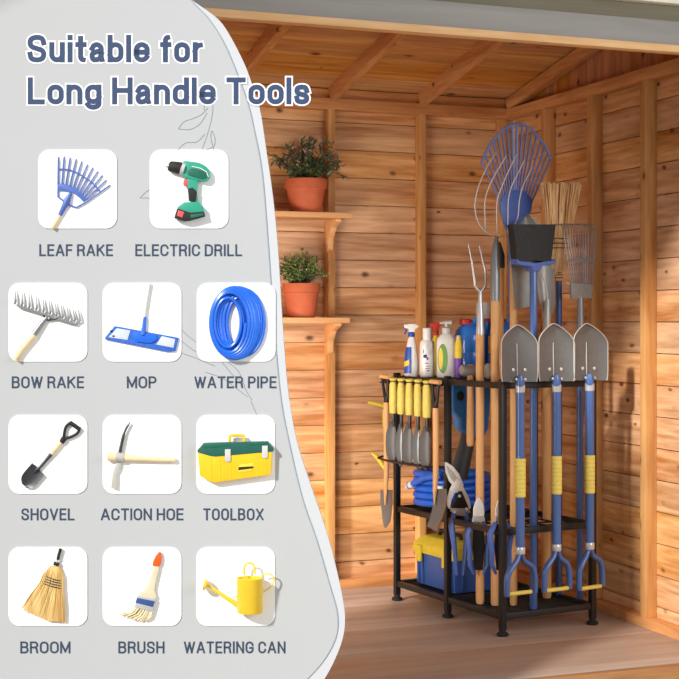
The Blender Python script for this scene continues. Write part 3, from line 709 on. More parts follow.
# black broom on blue pole
B2 = .045; t = thing('stiff_broom', 'upright broom with flared black bristles and blue cap on blue pole', 'broom', base(533, B2))
shaft(533.5, B2, 264, .0140, M['blue'], t)
G = lambda x, y, o=0: PB(505+x/5.22, 200+y/5.22, B2+o)
cap_ = [(45, 308), (58, 320), (95, 322), (140, 330), (190, 322), (232, 318), (245, 308), (243, 335), (220, 342), (175, 345), (165, 372), (130, 372), (125, 348), (70, 342), (48, 334)]
MB().prism([G(x, y) for x, y in cap_], E2*.045).build('cap', M['bluep'], t, bevel=.003)
gr = []
for k in range(9):
    u = k/8; yl = 127+u*192; xl = 40+u*24; xr = 266-u*25
    if 0 < u < .75: xl += 3
    gr.append([G(xl+(xr-xl)*s, yl+(4*math.sin(s*9) if u == 1 else 0), -.018-.006*math.sin(math.pi*s)) for s in [j/16 for j in range(17)]])
MB().sheet(gr, E2*.036).build('bristles', M['bristle'], t)

# straw broom on blue pole
B2 = .20; t = thing('straw_broom', 'upright straw broom on a blue pole behind the grey metal rake', 'broom', base(559, B2))
shaft(559, B2, 281, .0120, M['blue'], t)
G = lambda x, y, o=0: PB(460+x/4.244, 110+y/4.244, B2+o)
rr = random.Random(4); mb = MB(); mb2 = MB()
for i in range(230):
    s = rr.uniform(-1, 1); o = rr.uniform(-1, 1)*math.sqrt(1-s*s*.9)
    wob = rr.uniform(-5, 5)
    pts = []
    for yl, cx, hw, ow in ((310+rr.uniform(-6, 10), 428, 84, .030), (400, 424, 68, .026), (480, 422, 56, .022), (570, 418, 46, .02), (640, 415, 40, .018), (700, 418, 17, .010)):
        pts.append(G(cx+s*hw+(wob if yl < 420 else 0)+rr.uniform(-2.5, 2.5), yl, o*ow))
    mb.tube(pts, [.0016, .0022, .0024, .0024, .0024, .002], 5)
mb.build('straw', M['straw'], t)
for yl in (545, 565, 585):
    g_ = [G(417+48*math.cos(a), yl, .022*math.sin(a)) for a in [2*math.pi*i/24 for i in range(25)]]
    MB().tube(g_, .0016, 6).build('binding', M['rubber'], t)
for yl in (690, 700, 712):
    g_ = [G(419+18*math.cos(a), yl, .011*math.sin(a)) for a in [2*math.pi*i/20 for i in range(21)]]
    MB().tube(g_, .0018, 6).build('binding', M['darkm'], t)

# grey metal leaf rake on blue pole
B2 = .085; t = thing('metal_leaf_rake', 'grey spring-tine rake with curled wire tines on blue pole, rightmost tall tool', 'rake', base(580, B2))
shaft(580, B2, 335, .0125, M['blue'], t)
MB().tube([PB(580, 337, B2), PB(580.5, 322, B2), PB(580.5, 297, B2)], [.0142, .0142, .011], 16).build('ferrule', M['steel'], t)
G = lambda x, y, o=0: PB(505+x/5.22, 200+y/5.22, B2+o)
MB().prism([G(x, y) for x, y in ((338, 432), (455, 442), (450, 512), (345, 516))], E2*.012).build('base_plate', M['hammer'], t, bevel=.002)
MB().prism([G(x, y, -.006) for x, y in ((322, 318), (345, 306), (390, 300), (440, 304), (468, 316), (468, 334), (440, 322), (390, 318), (345, 324), (326, 334))], E2*.004).build('brace', M['steel'], t)
for i in range(13):
    k = i/12; bx = 345+k*108; mx = 327+k*140; tx = 312+k*170
    pts = [G(bx, 436), G(mx, 315, -.004), G(tx-4, 190), G(tx-8, 150, -.003), G(tx-20, 130, -.012), G(tx-42, 125, -.03), G(tx-56, 130, -.042)]
    MB().tube(pts, [.0022]*6+[.0012], 6).build('tine', M['steel'], t)
MB().tube([G(338, 440), G(322, 438), G(320, 432), G(328, 430), G(345, 437)], .002, 6).build('wire_loop', M['edge'], t)

# ------------------------------------------------------------------ folding shovels on the front
def folding_shovel(ox, oy, xs, top, wl, wr, yw, ybt, gy0, gy1, clasp, legs, grip, label):
    B2 = -.052
    q = lambda x, y, o=0: PB(x, y, B2+o)
    t = thing('folding_shovel', label, 'shovel', q(xs, legs[0][1]), 'blue folding shovels hooked on the rack front')
    xa, ya = top
    out = [(xa, ya), (xa+6, ya+2.2), (xa+12, ya+7.5), (wr-2.6, yw-5), (wr, yw+2), (wr, ybt-4), (wr-1.5, ybt-1), (wr-6, ybt), (xs+5.5, ybt+.4), (xs+3.5, ybt-3.5), (xs-3.5, ybt-3.5), (xs-5.5, ybt), (wl+5, ybt-.6), (wl+1.5, ybt-1.6), (wl, ybt-5), (wl, yw+2), (wl+2, yw-4.5), (xa-9.5, ya+7.5), (xa-5, ya+2.4)]
    def bend(x, y):
        s = (x-(wl+wr)/2)/((wr-wl)/2); return .010*(s*s)*-1
    # curved blade as rows
    gr = []
    rows = [ya+(yw-ya)*r_ for r_ in (.0, .03, .08, .15, .25, .37, .5, .63, .76, .88, 1)]+[yw+(ybt-yw)*r_ for r_ in (.25, .5, .75, .9, 1)]
    for yl in rows:
        if yl < yw:
            k_ = (yl-ya)/(yw-ya); f = max(.03, k_**.62*(1-.0*k_)); f = f*(1.0+.16*math.sin(math.pi*k_))
        else: f = 1-.06*max(0, (yl-ybt+6)/6)
        cxm = xa+((wl+wr)/2-xa)*min(1, (yl-ya)/(yw-ya)*.8+.2)
        hw = (wr-wl)/2*f
        gr.append([q(cxm+hw*s, yl, -.012*s*s) for s in (-1, -.8, -.5, -.2, 0, .2, .5, .8, 1)])
    MB().sheet(gr, E2*.0022).build('blade', M['blade'], t)
    ed = [r[0] for r in gr[::-1]]+[r[-1] for r in gr]
    MB().tube([p+E2*.001 for p in ed], .0019, 6).build('blade_edge', M['edge'], t)
    MB().tube([q(xs-3.4, yw-1, -.001), q(xs-3.2, (yw+ybt)/2, -.0025), q(xs-3, ybt-5, -.001)], [.0014, .0022, .0014], 6).build('centre_rib', M['edge'], t)
    for dx in (-7.2, 4.5):
        MB().lathe(q(xs+dx, ybt-12, -.002), [(.0065, 0), (.006, .003), (.001, .004)], 14, ax=(E1, UP, -E2)).build('rivet', M['chrome'], t)
    for dx in (-4, 4.6): MB().lathe(q(xs+dx, ybt-2.5, -.010), [(.0055, 0), (.005, .004), (.001, .005)], 12, ax=(E1, UP, -E2)).build('rivet', M['chrome'], t)
    MB().tube([q(xs, ybt-6, -.014), q(xs, ybt+1, -.014), q(xs, ybt+6, -.010)], [.010, .0155, .015], 16).build('hinge_socket', M['blue'], t)
    MB().tube([q(xs, ybt+3, -.010), q(xs, ybt+10, -.008)], .0172, 20).build('locking_collar', M['chrome'], t)
    MB().tube([q(xs, ybt+9, -.008), q(xs, clasp, -.008)], .0160, 20).build('shaft', M['blue'], t)
    gp = MB(); n = 9
    for i in range(n):
        ya_, yb_ = gy0+(gy1-gy0)*i/n, gy0+(gy1-gy0)*(i+1)/n
        gp.tube([q(xs, ya_+.15, -.008), q(xs, ya_+.7, -.008), q(xs, yb_-.7, -.008), q(xs, yb_-.15, -.008)], [.0182, .0194, .0194, .0182], 20)
    gp.tube([q(xs, gy0, -.008), q(xs, gy1, -.008)], .0180, 20)
    gp.build('foam_grip', M['yellow'], t)
    MB().tube([q(xs, clasp-3.5, -.008), q(xs, clasp-3, -.008), q(xs, clasp+3, -.008), q(xs, clasp+3.5, -.008)], [.0162, .0175, .0175, .0165], 20).build('lower_collar', M['chrome'], t)
    (lx, ly), (rx, ry) = legs
    for (x, y, o) in ((lx, ly, -.014), (rx, ry, .0)):
        s = -1 if x < xs else 1
        MB().tube([q(xs+s*1.2, clasp+3.5, -.008), q(xs+s*3.2, clasp+10, -.008+s*.003), q(x-s*3, y-26, o), q(x-s*.6, y-20, o), q(x, y-13, o), q(x, y, o)], [.0095, .0105, .0120, .0120, .0118, .0112], 14, (1, .85)).build('grip_arm', M['blue'], t)
    MB().tube([q(grip[0], grip[1], -.014), q(grip[2], grip[3], -.002)], .0075, 14).build('hand_grip', M['yellow'], t)
folding_shovel(0, 0, 520.3, (517.3, 325), 501.5, 537.8, 344.5, 381.8, 458.3, 497, 550.3, ((507, 596.5), (535, 592)), (508, 594.3, 531, 591.6), 'leftmost of the three blue folding shovels on the rack front')
folding_shovel(0, 0, 556.6, (553.3, 323.6), 539, 574.8, 343.5, 381.2, 455.8, 494, 547.3, ((544.3, 592), (569.3, 588.5)), (545.5, 590.8, 567.5, 588), 'middle one of the three blue folding shovels on the rack front')
folding_shovel(0, 0, 589.7, (586, 323.4), 574, 608, 343, 380.3, 455, 493, 545.6, ((579, 590), (602.3, 585.5)), (581, 588.8, 600.5, 586), 'rightmost of the three blue folding shovels on the rack front')
# ------------------------------------------------------------------ the free-standing display board in front of the shed
DB = 3.75; PX_ = DB/F                                # board face depth, metres per photograph pixel on it
def B(x, y, z=0):
    if z > 1.6: z = 1.6+(z-1.6)*.7
    return P(x, y, DB)-FWD*(z*PX_)
def smooth(pts, k=6, closed=False):
    out = []; n = len(pts)
    for i in range(n if closed else n-1):
        a, b, c_, d_ = (pts[(i-1) % n], pts[i], pts[(i+1) % n], pts[(i+2) % n]) if closed else (pts[max(i-1, 0)], pts[i], pts[i+1], pts[min(i+2, n-1)])
        for j in range(k):
            u = j/k; out.append(tuple(.5*((2*b[m])+(c_[m]-a[m])*u+(2*a[m]-5*b[m]+4*c_[m]-d_[m])*u*u+(3*b[m]-a[m]-3*c_[m]+d_[m])*u**3) for m in range(len(b))))
    if not closed: out.append(pts[-1])
    return out
board = thing('display_board', 'large light grey curved display board of garden tools in front of the shed', 'display board', B(130, YH+(H+.138)/PX_))
edge = [(150, -34), (172, -16), (192, 0), (216.8, 18), (229, 34), (243.6, 62), (252, 84), (260, 110), (266.5, 152), (273, 198), (278, 250), (281.5, 308), (284.5, 350), (288.5, 394), (297, 442), (311, 486), (326, 530), (335, 563.5), (342, 595), (345, 618), (343, 637), (336, 657), (325, 678), (306, 705), (285, 730)]
edge = smooth(edge, 5)
yb_ = YH+(H+.138)/PX_
full = edge+[(280, yb_), (-190, yb_), (-190, -34)]
MB().prism([B(x, y, -5.5) for x, y in full], FWD*(11*PX_)).build('board_panel', M['band'], board, smooth=False)
rule = [(165, -33), (192, 1), (208.6, 18.6), (223, 41), (235, 68), (247.7, 103), (253.7, 128), (262, 172), (268, 243), (272, 300), (276, 350), (281, 400), (289, 442), (302, 497), (317, 541), (330, 586), (337, 612), (337, 632), (330, 650), (318, 667), (300, 685), (275, 705)]
rule = smooth(rule, 5)
MB().prism([B(x, y, .3) for x, y in rule+[(270, yb_-1), (-189, yb_-1), (-189, -33)]], FWD*(.6*PX_)).build('front_sheet', M['panel'], board, smooth=False)
MB().tube([B(x, y, .55) for x, y in rule], .0014, 6).build('border_rule', M['line'], board)
for sx in (40, 230):
    MB().bar(B(sx, 200, -12), B(sx, yb_-8, -190), .04, .03, RIGHT).bar(B(sx, yb_-6, -12), B(sx, yb_-6, -195), .04, .02).build('rear_strut', M['stud'], board)
sk = [[(178.5, 129), (184, 122), (192, 119), (201, 115), (208, 108)], [(178.5, 129), (190, 129.5), (200, 124), (207, 113)], [(178, 150), (186, 143), (197, 142), (205, 134)], [(202, 150), (207, 136), (211, 122), (213, 108), (212, 96)], [(206, 150), (214, 146), (215, 138), (212, 131), (211, 138), (214, 150)], [(200, 85), (205, 96), (204, 110)],
      [(140, 198), (146, 192), (150, 190)], [(141, 198), (150, 198)], [(103, 330), (103, 331)], [(181, 329), (187, 335), (196, 342)], [(181, 340), (190, 348), (197, 352)], [(181, 353), (193, 357), (205, 362), (215, 366)], [(222, 362), (232, 374), (240, 380)], [(228, 362), (239, 372), (246, 390), (252, 400)], [(205, 372), (222, 378), (236, 388), (248, 397)], [(251, 401), (254, 408), (257, 415)]]
mb = MB()
for s_ in sk: mb.tube([B(x, y, .7) for x, y in smooth(s_, 5)], .00075, 5)
mb.build('leaf_sketch', M['sketch'], board)

# lettering drawn from strokes: plain condensed sans letters built as flat raised ribbons
def arc_(cx, cy, rx, ry, a0, a1, n=8):
    return [(cx+rx*math.cos(math.radians(a0+(a1-a0)*i/n)), cy+ry*math.sin(math.radians(a0+(a1-a0)*i/n))) for i in range(n+1)]
Z_ = 'close'
def glyph(ch, A):
    S = smooth
    s_ = S([(.97, .76), (.86, .94), (.5, 1), (.12, .93), (.02, .75), (.14, .59), (.5, .50), (.87, .41), (.98, .24), (.86, .06), (.5, 0), (.12, .06), (.02, .25)], 4)
    G = {
     'A': (.58, [[(0, 0), (.46, 1)], [(1, 0), (.54, 1)], [(.16, .3), (.84, .3)]]),
     'B': (.50, [[(0, 0), (0, 1)]+[(.5, 1)]+arc_(.6, .765, .35, .235, 90, -90)[1:]+[(0, .53)], [(0, .53)]+arc_(.62, .265, .38, .265, 90, -90)+[(0, 0)]]),
     'C': (.52, [arc_(.5, .7, .5, .3, 5, 180)+arc_(.5, .3, .5, .3, 180, 355)]),
     'D': (.52, [[(0, 0), (0, 1), (.45, 1)]+arc_(.45, .7, .55, .3, 80, 0)+arc_(.45, .3, .55, .3, 0, -80)+[(.4, 0), (0, 0)]]),
     'E': (.42, [[(1, 1), (0, 1), (0, 0), (1, 0)], [(0, .53), (.92, .53)]]), 'F': (.40, [[(1, 1), (0, 1), (0, 0)], [(0, .52), (.9, .52)]]),
     'G': (.54, [arc_(.5, .7, .5, .3, 5, 180)+arc_(.5, .3, .5, .3, 180, 350)+[(1, .46), (.58, .46)]]),
     'H': (.52, [[(0, 0), (0, 1)], [(1, 0), (1, 1)], [(0, .52), (1, .52)]]), 'I': (.0, [[(.5, 0), (.5, 1)]]),
     'K': (.52, [[(0, 0), (0, 1)], [(.95, 1), (.03, .4)], [(.32, .62), (1, 0)]]), 'L': (.40, [[(0, 1), (0, 0), (1, 0)]]),
     'M': (.66, [[(0, 0), (0, 1)], [(0, 1), (.5, .1)], [(.5, .1), (1, 1)], [(1, 1), (1, 0)]]), 'N': (.52, [[(0, 0), (0, 1)], [(0, 1), (1, 0)], [(1, 0), (1, 1)]]),
     'O': (.54, [arc_(.5, .7, .5, .3, 0, 180)+arc_(.5, .3, .5, .3, 180, 360)+[Z_]]),
     'P': (.48, [[(0, 0), (0, 1), (.5, 1)]+arc_(.6, .74, .4, .26, 80, -80)+[(.5, .48), (0, .48)]]),
     'R': (.51, [[(0, 0), (0, 1), (.5, 1)]+arc_(.6, .75, .38, .25, 80, -80)+[(.5, .5), (0, .5)], [(.6, .5), (.88, .38), (.92, .15), (.98, 0)]]),
     'S': (.50, [s_]), 'T': (.48, [[(0, 1), (1, 1)], [(.5, 1), (.5, 0)]]),
     'U': (.51, [[(0, 1), (0, .3)]+arc_(.5, .3, .5, .3, 190, 350)+[(1, .3), (1, 1)]]), 'V': (.54, [[(0, 1), (.5, 0)], [(.5, 0), (1, 1)]]),
     'W': (.80, [[(0, 1), (.26, 0)], [(.26, 0), (.5, .95)], [(.5, .95), (.74, 0)], [(.74, 0), (1, 1)]]), 'X': (.52, [[(0, 0), (1, 1)], [(0, 1), (1, 0)]]),
     'a': (.37, [[(.03, .74)]+arc_(.47, .72, .42, .28, 170, 0)+[(.9, .15), (.97, 0)], S([(.88, .60), (.5, .54), (.1, .42), (.02, .22), (.14, .03), (.4, 0), (.75, .1), (.88, .32)], 4)]),
     'b': (.38, [[(0, 0), (0, A)], [(0, .68)]+arc_(.5, .68, .5, .32, 170, 0)+arc_(.5, .32, .5, .32, 0, -170)]),
     'd': (.38, [[(1, 0), (1, A)], [(1, .68)]+arc_(.5, .68, .5, .32, 10, 180)+arc_(.5, .32, .5, .32, 180, 350)]),
     'e': (.38, [[(0, .5), (1, .5), (1, .66)]+arc_(.5, .68, .5, .32, 0, 180)+arc_(.5, .32, .5, .32, 180, 335)]),
     'f': (.22, [[(.45, 0), (.45, A-.3)]+arc_(.85, A-.22, .4, .22, 180, 95), [(0, 1), (1, 1)]]),
     'g': (.38, [[(1, .68)]+arc_(.5, .68, .5, .32, 10, 180)+arc_(.5, .34, .5, .32, 180, 350), [(1, 1), (1, -.12)]+arc_(.5, -.12, .5, .24, 0, -165)]),
     'i': (.0, [[(.5, 0), (.5, 1)], [(.5, A-.02), (.5, A)]]), 'l': (.0, [[(.5, 0), (.5, A)]]),
     'n': (.37, [[(0, 0), (0, 1)], [(0, .66)]+arc_(.5, .66, .5, .34, 165, 0)+[(1, 0)]]),
     'o': (.38, [arc_(.5, .68, .5, .32, 0, 180)+arc_(.5, .32, .5, .32, 180, 360)+[Z_]]),
     'r': (.22, [[(0, 0), (0, 1)], [(0, .62)]+arc_(.85, .55, .85, .42, 150, 92)]),
     's': (.35, [s_]), 't': (.22, [[(.45, A*.95), (.45, .25)]+arc_(.9, .22, .45, .22, 190, 265), [(0, 1), (1, 1)]]),
     'u': (.37, [[(0, 1), (0, .34)]+arc_(.5, .34, .5, .34, 185, 345)+[(1, .34)], [(1, 1), (1, 0)]]),
    }
    return G[ch]
def ribbon(mb, pts, th, z, depth, ylim):
    closed = pts[-1] == Z_
    if closed: pts = pts[:-1]
    P2 = [V(*p) for p in pts]; Q = [P2[0]]
    for p in P2[1:]:
        if (p-Q[-1]).length > .05: Q.append(p)
    if closed and (Q[0]-Q[-1]).length < .1: Q.pop()
    if not closed:
        Q[0] = Q[0]+(Q[0]-Q[1]).normalized()*th/2; Q[-1] = Q[-1]+(Q[-1]-Q[-2]).normalized()*th/2
    n = len(Q); vs = []
    for i in range(n):
        d0 = (Q[i]-Q[i-1]).normalized() if (closed or i > 0) else None
        d1 = (Q[(i+1) % n]-Q[i]).normalized() if (closed or i < n-1) else None
        d0 = d0 or d1; d1 = d1 or d0
        t_ = (d0+d1); t_ = t_.normalized() if t_.length > .01 else d1
        nn = V(-t_.y, t_.x); k = 1/max(.5, abs(V(-d1.y, d1.x).dot(nn)))
        a, b = Q[i]+nn*(th/2*k), Q[i]-nn*(th/2*k)
        a.y = min(max(a.y, ylim[0]), ylim[1]); b.y = min(max(b.y, ylim[0]), ylim[1])
        vs += [B(a.x, a.y, z), B(b.x, b.y, z), B(b.x, b.y, z+depth), B(a.x, a.y, z+depth)]
    fs = []
    for i in range(n if closed else n-1):
        a, b = i*4, ((i+1) % n)*4
        for k in range(4): fs.append((a+k, a+(k+1) % 4, b+(k+1) % 4, b+k))
    if not closed: fs += [(0, 1, 2, 3), (n*4-1, n*4-2, n*4-3, n*4-4)]
    mb.add(vs, fs)
def lettering(txt, x0, x1, ytop, ybot, m, parent, th, extra=0, depth=.5, z=.6, name='lettering'):
    Hc = ybot-ytop; t0 = th; xh = Hc*.735; gap = .10*Hc if Hc > 20 else .13*Hc
    A = (Hc-t0)/(xh-t0); seq = []; tot = 0; fix = 0
    for ch in txt:
        if ch == ' ': sw = .27*Hc; seq.append((None, sw)); tot += sw; continue
        w, st = glyph(ch, A); seq.append((ch, w*Hc)); tot += w*Hc; fix += t0+gap
    fix -= gap; k = (x1-x0-fix)/tot; x = x0; mb = MB(); idx = 0
    for ch, w in seq:
        if ch is None: x += w*k; continue
        low = ch.islower(); h_ = (xh if low else Hc)-t0
        for st in glyph(ch, A)[1]:
            pts = [p if p == Z_ else (x+t0/2+p[0]*w*k, ybot-t0/2-p[1]*h_) for p in st]
            ribbon(mb, pts, t0+extra, z+.01*(idx % 5), depth, (ytop-extra/2, ybot+extra/2+(20 if ch == 'g' else 0))); idx += 1
        x += w*k+t0+gap
    return mb.build(name, m, parent, smooth=False)
def title(txt, x0, x1, yt, yb):
    lettering(txt, x0, x1, yt, yb, M['halo'], board, 5.0, 3.0, .15, .7, 'title_outline')
    lettering(txt, x0, x1, yt, yb, M['slate'], board, 5.0, 0, .25, .9, 'title_lettering')
title('Suitable for', 27.5, 204, 35, 62.5)
title('Long Handle Tools', 28, 309.5, 77.5, 104.5)
def tile(x, y, cap_txt, cx0, cx1, cy0):
    r = 11; s = 78.5; o = []
    for (cx, cy, a0) in ((x+s-r, y+r, -90), (x+s-r, y+s-r, 0), (x+r, y+s-r, 90), (x+r, y+r, 180)):
        for k in range(7): a = math.radians(a0+15*k); o.append((cx+r*math.cos(a), cy+r*math.sin(a)))
    MB().prism([B(px_, py_, 1.1) for px_, py_ in o], FWD*(1.0*PX_)).build('white_tile', M['tile'], board, smooth=False)
    lettering(cap_txt, cx0, cx1, cy0+.3, cy0+12.2, M['capt'], board, 1.75, 0, .3, .6, 'caption')
R1, R2, R3, R4 = 150, 283, 415, 547
for a in ((38.5, R1, 'LEAF RAKE', 39.5, 113, 244), (150, R1, 'ELECTRIC DRILL', 135.5, 242, 244),
          (9, R2, 'BOW RAKE', 12, 84, 376), (103, R2, 'MOP', 127, 156.5, 376), (197, R2, 'WATER PIPE', 194.5, 276.5, 376),
          (9, R3, 'SHOVEL', 21.5, 74.5, 508), (103, R3, 'ACTION HOE', 101, 183.5, 508), (196.5, R3, 'TOOLBOX', 203.5, 263.5, 508),
          (9, R4, 'BROOM', 20.5, 70.5, 641), (103, R4, 'BRUSH', 118.5, 164.5, 641), (196.5, R4, 'WATERING CAN', 184, 285.5, 641)): tile(*a)
ZT0 = 1.6
def T_(x, y): return B(x, y, ZT0)
def pl(pts, z, m, name, par, th=1.0, bevel=0, sm=0):
    if sm: pts = smooth(pts, sm, True)
    return MB().prism([B(x, y, ZT0+z) for x, y in pts], FWD*(th*.7*PX_)).build(name, M[m], par, bevel=bevel*.7*PX_)
def tb(pts, r, m, name, par, n=12, sq=None):
    pts = [p if len(p) == 3 else (p[0], p[1], 0) for p in pts]
    return MB().tube([B(x, y, ZT0+z) for x, y, z in pts], [q*PX_ for q in r] if isinstance(r, (list, tuple)) else r*PX_, n, sq).build(name, M[m], par)
# zoom frames: (scale, x0, y0)
def fr(sc, x0, y0): return lambda *p: (x0+p[0]/sc, y0+p[1]/sc)+tuple(p[2:])

# leaf rake
q = fr(5.433, 30, 140); t = thing('model_leaf_rake', 'blue fan leaf rake shown on the tile captioned LEAF RAKE', 'leaf rake', T_(78, 190))
tb([q(125, 482, 2), q(168, 405, 2)], [2, 2], 'handle2', 'shaft', t)
tb([q(165, 410, 2), q(185, 370, 2), q(205, 330, 2.2), q(225, 290, 2)], [2.1, 2.6, 3.4, 1.5], 'bluep', 'socket', t)
band = [(152, 240), (185, 240), (220, 250), (262, 270), (292, 300), (318, 330), (300, 345), (275, 318), (240, 290), (200, 278), (152, 275)]
pl([q(*p) for p in band], 2, 'bluep', 'hub_band', t, 1.6, .3)
tb([q(x, y, 2) for x, y in ((155, 270), (155, 310), (185, 332), (225, 358), (255, 368), (300, 342), (318, 330))], .8, 'bluep', 'lower_rim', t, 8)
tips = [(157, 92), (188, 90), (221, 96), (254, 104), (284, 117), (315, 134), (344, 151), (371, 171), (396, 193), (417, 219), (438, 246)]
bs = [(155, 245), (176, 242), (197, 244), (218, 250), (238, 258), (256, 268), (272, 282), (285, 296), (297, 308), (307, 320), (316, 332)]
for (a, b), (c1, d1) in zip(tips, bs):
    tb([q(c1, d1, 2), q(c1*.12+a*.88, d1*.12+b*.88, 2), q(a, b, 1)], [.75, .7, .55], 'bluep', 'tine', t, 8)
tb([q(x, y, 2) for x, y in smooth([(157, 160), (205, 162), (250, 176), (300, 205), (345, 238), (383, 282)], 4)], .7, 'bluep', 'cross_rim', t, 8)

# electric drill
q = fr(5.433, 130, 140); t = thing('model_electric_drill', 'teal cordless drill shown on the tile captioned ELECTRIC DRILL', 'drill', T_(190, 190))
pl([q(*p) for p in [(290, 120), (340, 122), (385, 130), (425, 155), (437, 185), (432, 215), (410, 228), (370, 222), (330, 215), (295, 205), (288, 165)]], 5, 'drill', 'motor_shell', t, 8, 1.6, 3)
pl([q(*p) for p in [(330, 160), (380, 165), (422, 178), (425, 205), (400, 218), (350, 205), (318, 190)]], 9.2, 'drilld', 'shell_inlay', t, .8, .2, 3)
tb([q(x, y, 9.6) for x, y in ((340, 148), (385, 158), (420, 178), (430, 205))], .45, 'white', 'accent_line', t, 8)
tb([q(283, 158, 5), q(300, 164, 5)], [6.3, 5.6], 'lgrey', 'torque_ring', t, 20)
tb([q(215, 144, 5), q(222, 146, 5), q(262, 153, 5), q(284, 158, 5)], [4.2, 5.2, 6, 6], 'rubber', 'chuck', t, 20)
tb([q(201, 141, 5), q(216, 144, 5)], [2, 2.6], 'chrome', 'chuck_jaw', t, 12)
pl([q(*p) for p in [(315, 200), (372, 218), (366, 280), (372, 345), (322, 335), (318, 270)]], 5, 'drill', 'grip', t, 6, 1.2)
pl([q(*p) for p in [(318, 268), (345, 262), (368, 285), (360, 342), (326, 332)]], 8.3, 'rubber', 'grip_pad', t, .8, .2)
pl([q(*p) for p in [(298, 215), (322, 217), (320, 250), (298, 255), (292, 240)]], 5, 'pink', 'trigger', t, 4, .7)
pl([q(*p) for p in [(265, 365), (300, 342), (375, 340), (405, 372), (405, 398), (330, 400), (265, 382)]], 6, 'drill', 'battery_seat', t, 9, .8)
pl([q(*p) for p in [(262, 375), (335, 398), (405, 392), (410, 418), (330, 440), (300, 444), (246, 428)]], 6.5, 'rubber', 'battery', t, 9.5, .8)
pl([q(*p) for p in [(268, 385), (300, 395), (290, 425), (260, 415)]], 11.6, 'pink', 'battery_label', t, .6, .1)
pl([q(*p) for p in [(335, 410), (402, 400), (406, 414), (335, 430)]], 11.6, 'drilld', 'battery_stripe', t, .6, .1)

# bow rake
q = fr(8.4875, 20, 280); t = thing('model_bow_rake', 'grey toothed bow rake shown on the tile captioned BOW RAKE', 'bow rake', T_(48, 322))
tb([(16.5, 359.5, 3), (22, 350, 3), q(130, 462, 3)], [3.2, 3.3, 3.2], 'handle2', 'shaft', t)
tb([q(120, 468, 3), q(190, 370, 3), q(235, 315, 3)], [3.2, 2.5, 1.6], 'steel', 'socket', t, 14)
pl([q(*p) for p in [(-6, 212), (20, 222), (480, 365), (515, 345), (522, 352), (480, 388), (466, 384), (0, 240)]], 3, 'steel', 'head_bar', t, 2.2, .3)
tb([q(205, 300, 3), q(245, 340, 3), q(300, 330, 3), q(330, 318, 3)], 1.2, 'darkm', 'brace', t, 8)
pl([q(252+9*math.cos(a), 325+9*math.sin(a)) for a in [i*.524 for i in range(12)]], 5.2, 'chrome', 'bolt', t, .8)
for (a, b, c1, d1) in ((25, 95, 20, 222), (82, 105, 82, 240), (143, 138, 143, 256), (200, 150, 202, 275), (252, 170, 258, 292), (303, 188, 312, 308), (353, 203, 364, 325), (403, 222, 414, 342), (453, 240, 466, 355), (-35, 80, -38, 205)):
    tb([q(c1, d1, 3.5), q(c1+9, d1-22, 4.5), q((a+c1)/2+6, (b+d1)/2, 4), q(a, b, 3)], [1.1, 1.2, .95, .35], 'steel', 'tooth', t, 8)
tb([q(500, 250, 3), q(512, 305, 4), q(520, 350, 4)], [.35, .95, 1.1], 'steel', 'tooth', t, 8)

# mop
q = fr(3.5737, 0, 270); t = thing('model_mop', 'blue flat mop shown on the tile captioned MOP', 'mop', T_(142, 322))
tb([(150.5, 283.5, 3), (147.5, 301, 3), q(519, 172, 3)], 1.15, 'lgrey', 'pole', t)
tb([q(520, 168, 3), q(516, 205, 3), q(512, 232, 4)], [1.5, 2, 2.6], 'hose', 'swivel_socket', t)
pl([q(*p) for p in [(378, 240), (412, 200), (640, 242), (628, 290), (600, 292), (378, 248)]], 1.8, 'mopb', 'mop_pad', t, 3, 1)
pl([q(*p) for p in [(390, 240), (420, 208), (468, 216), (458, 250)]], 3.7, 'mopw', 'end_flap', t, .8, .2)
pl([q(*p) for p in [(560, 266), (580, 236), (628, 247), (622, 278)]], 3.7, 'mopw', 'end_flap', t, .8, .2)
pl([q(*p) for p in [(472, 240), (480, 222), (560, 232), (566, 248), (540, 262), (490, 256)]], 4.4, 'hose', 'frame_plate', t, 1.4, .3)
for p in ((400, 218), (408, 236)): pl([q(p[0]+5*math.cos(a), p[1]+3*math.sin(a)) for a in [i*.8 for i in range(8)]], 4.2, 'rubber', 'hook_patch', t, .8)

# coil of water pipe
t = thing('model_water_pipe', 'thick coil of bright blue pipe shown on the tile captioned WATER PIPE', 'pipe', T_(236, 322))
n = 0; ph = 0
mb = MB(); pts = []
for ring in range(11):
    u = ring/10
    for k in range(37):
        a = 2*math.pi*k/36; uu = (ring+k/36)/11
        # layers step from the front-left ring to the right-hand back ring
        rx = 13.5+9.5*math.sin(math.pi*min(1, uu*.9+.1)); ry = 25+10.5*math.sin(math.pi*min(1, uu*.85+.12))
        pts.append(B(229.5+13*uu+rx*math.cos(a), 323+ry*math.sin(a)*1.0, ZT0+9.5-7*uu))
mb.tube(pts, 1.75*PX_, 8)
for (cx, rx, ry, z) in ((231.5, 18.5, 32.5, 7), (233, 21, 34.6, 6), (239, 22.5, 35, 4), (243, 21.5, 33.5, 3), (228.5, 13, 24.5, 8.5), (230.5, 13, 23, 6), (232.5, 12.6, 22, 4), (234.5, 12.6, 22, 2.4)):
    mb.tube([B(cx+rx*math.cos(2*math.pi*k/40), 322.5+ry*math.sin(2*math.pi*k/40), ZT0+z) for k in range(41)], 1.6*PX_, 8)
mb.build('pipe_coil', M['hose'], t)

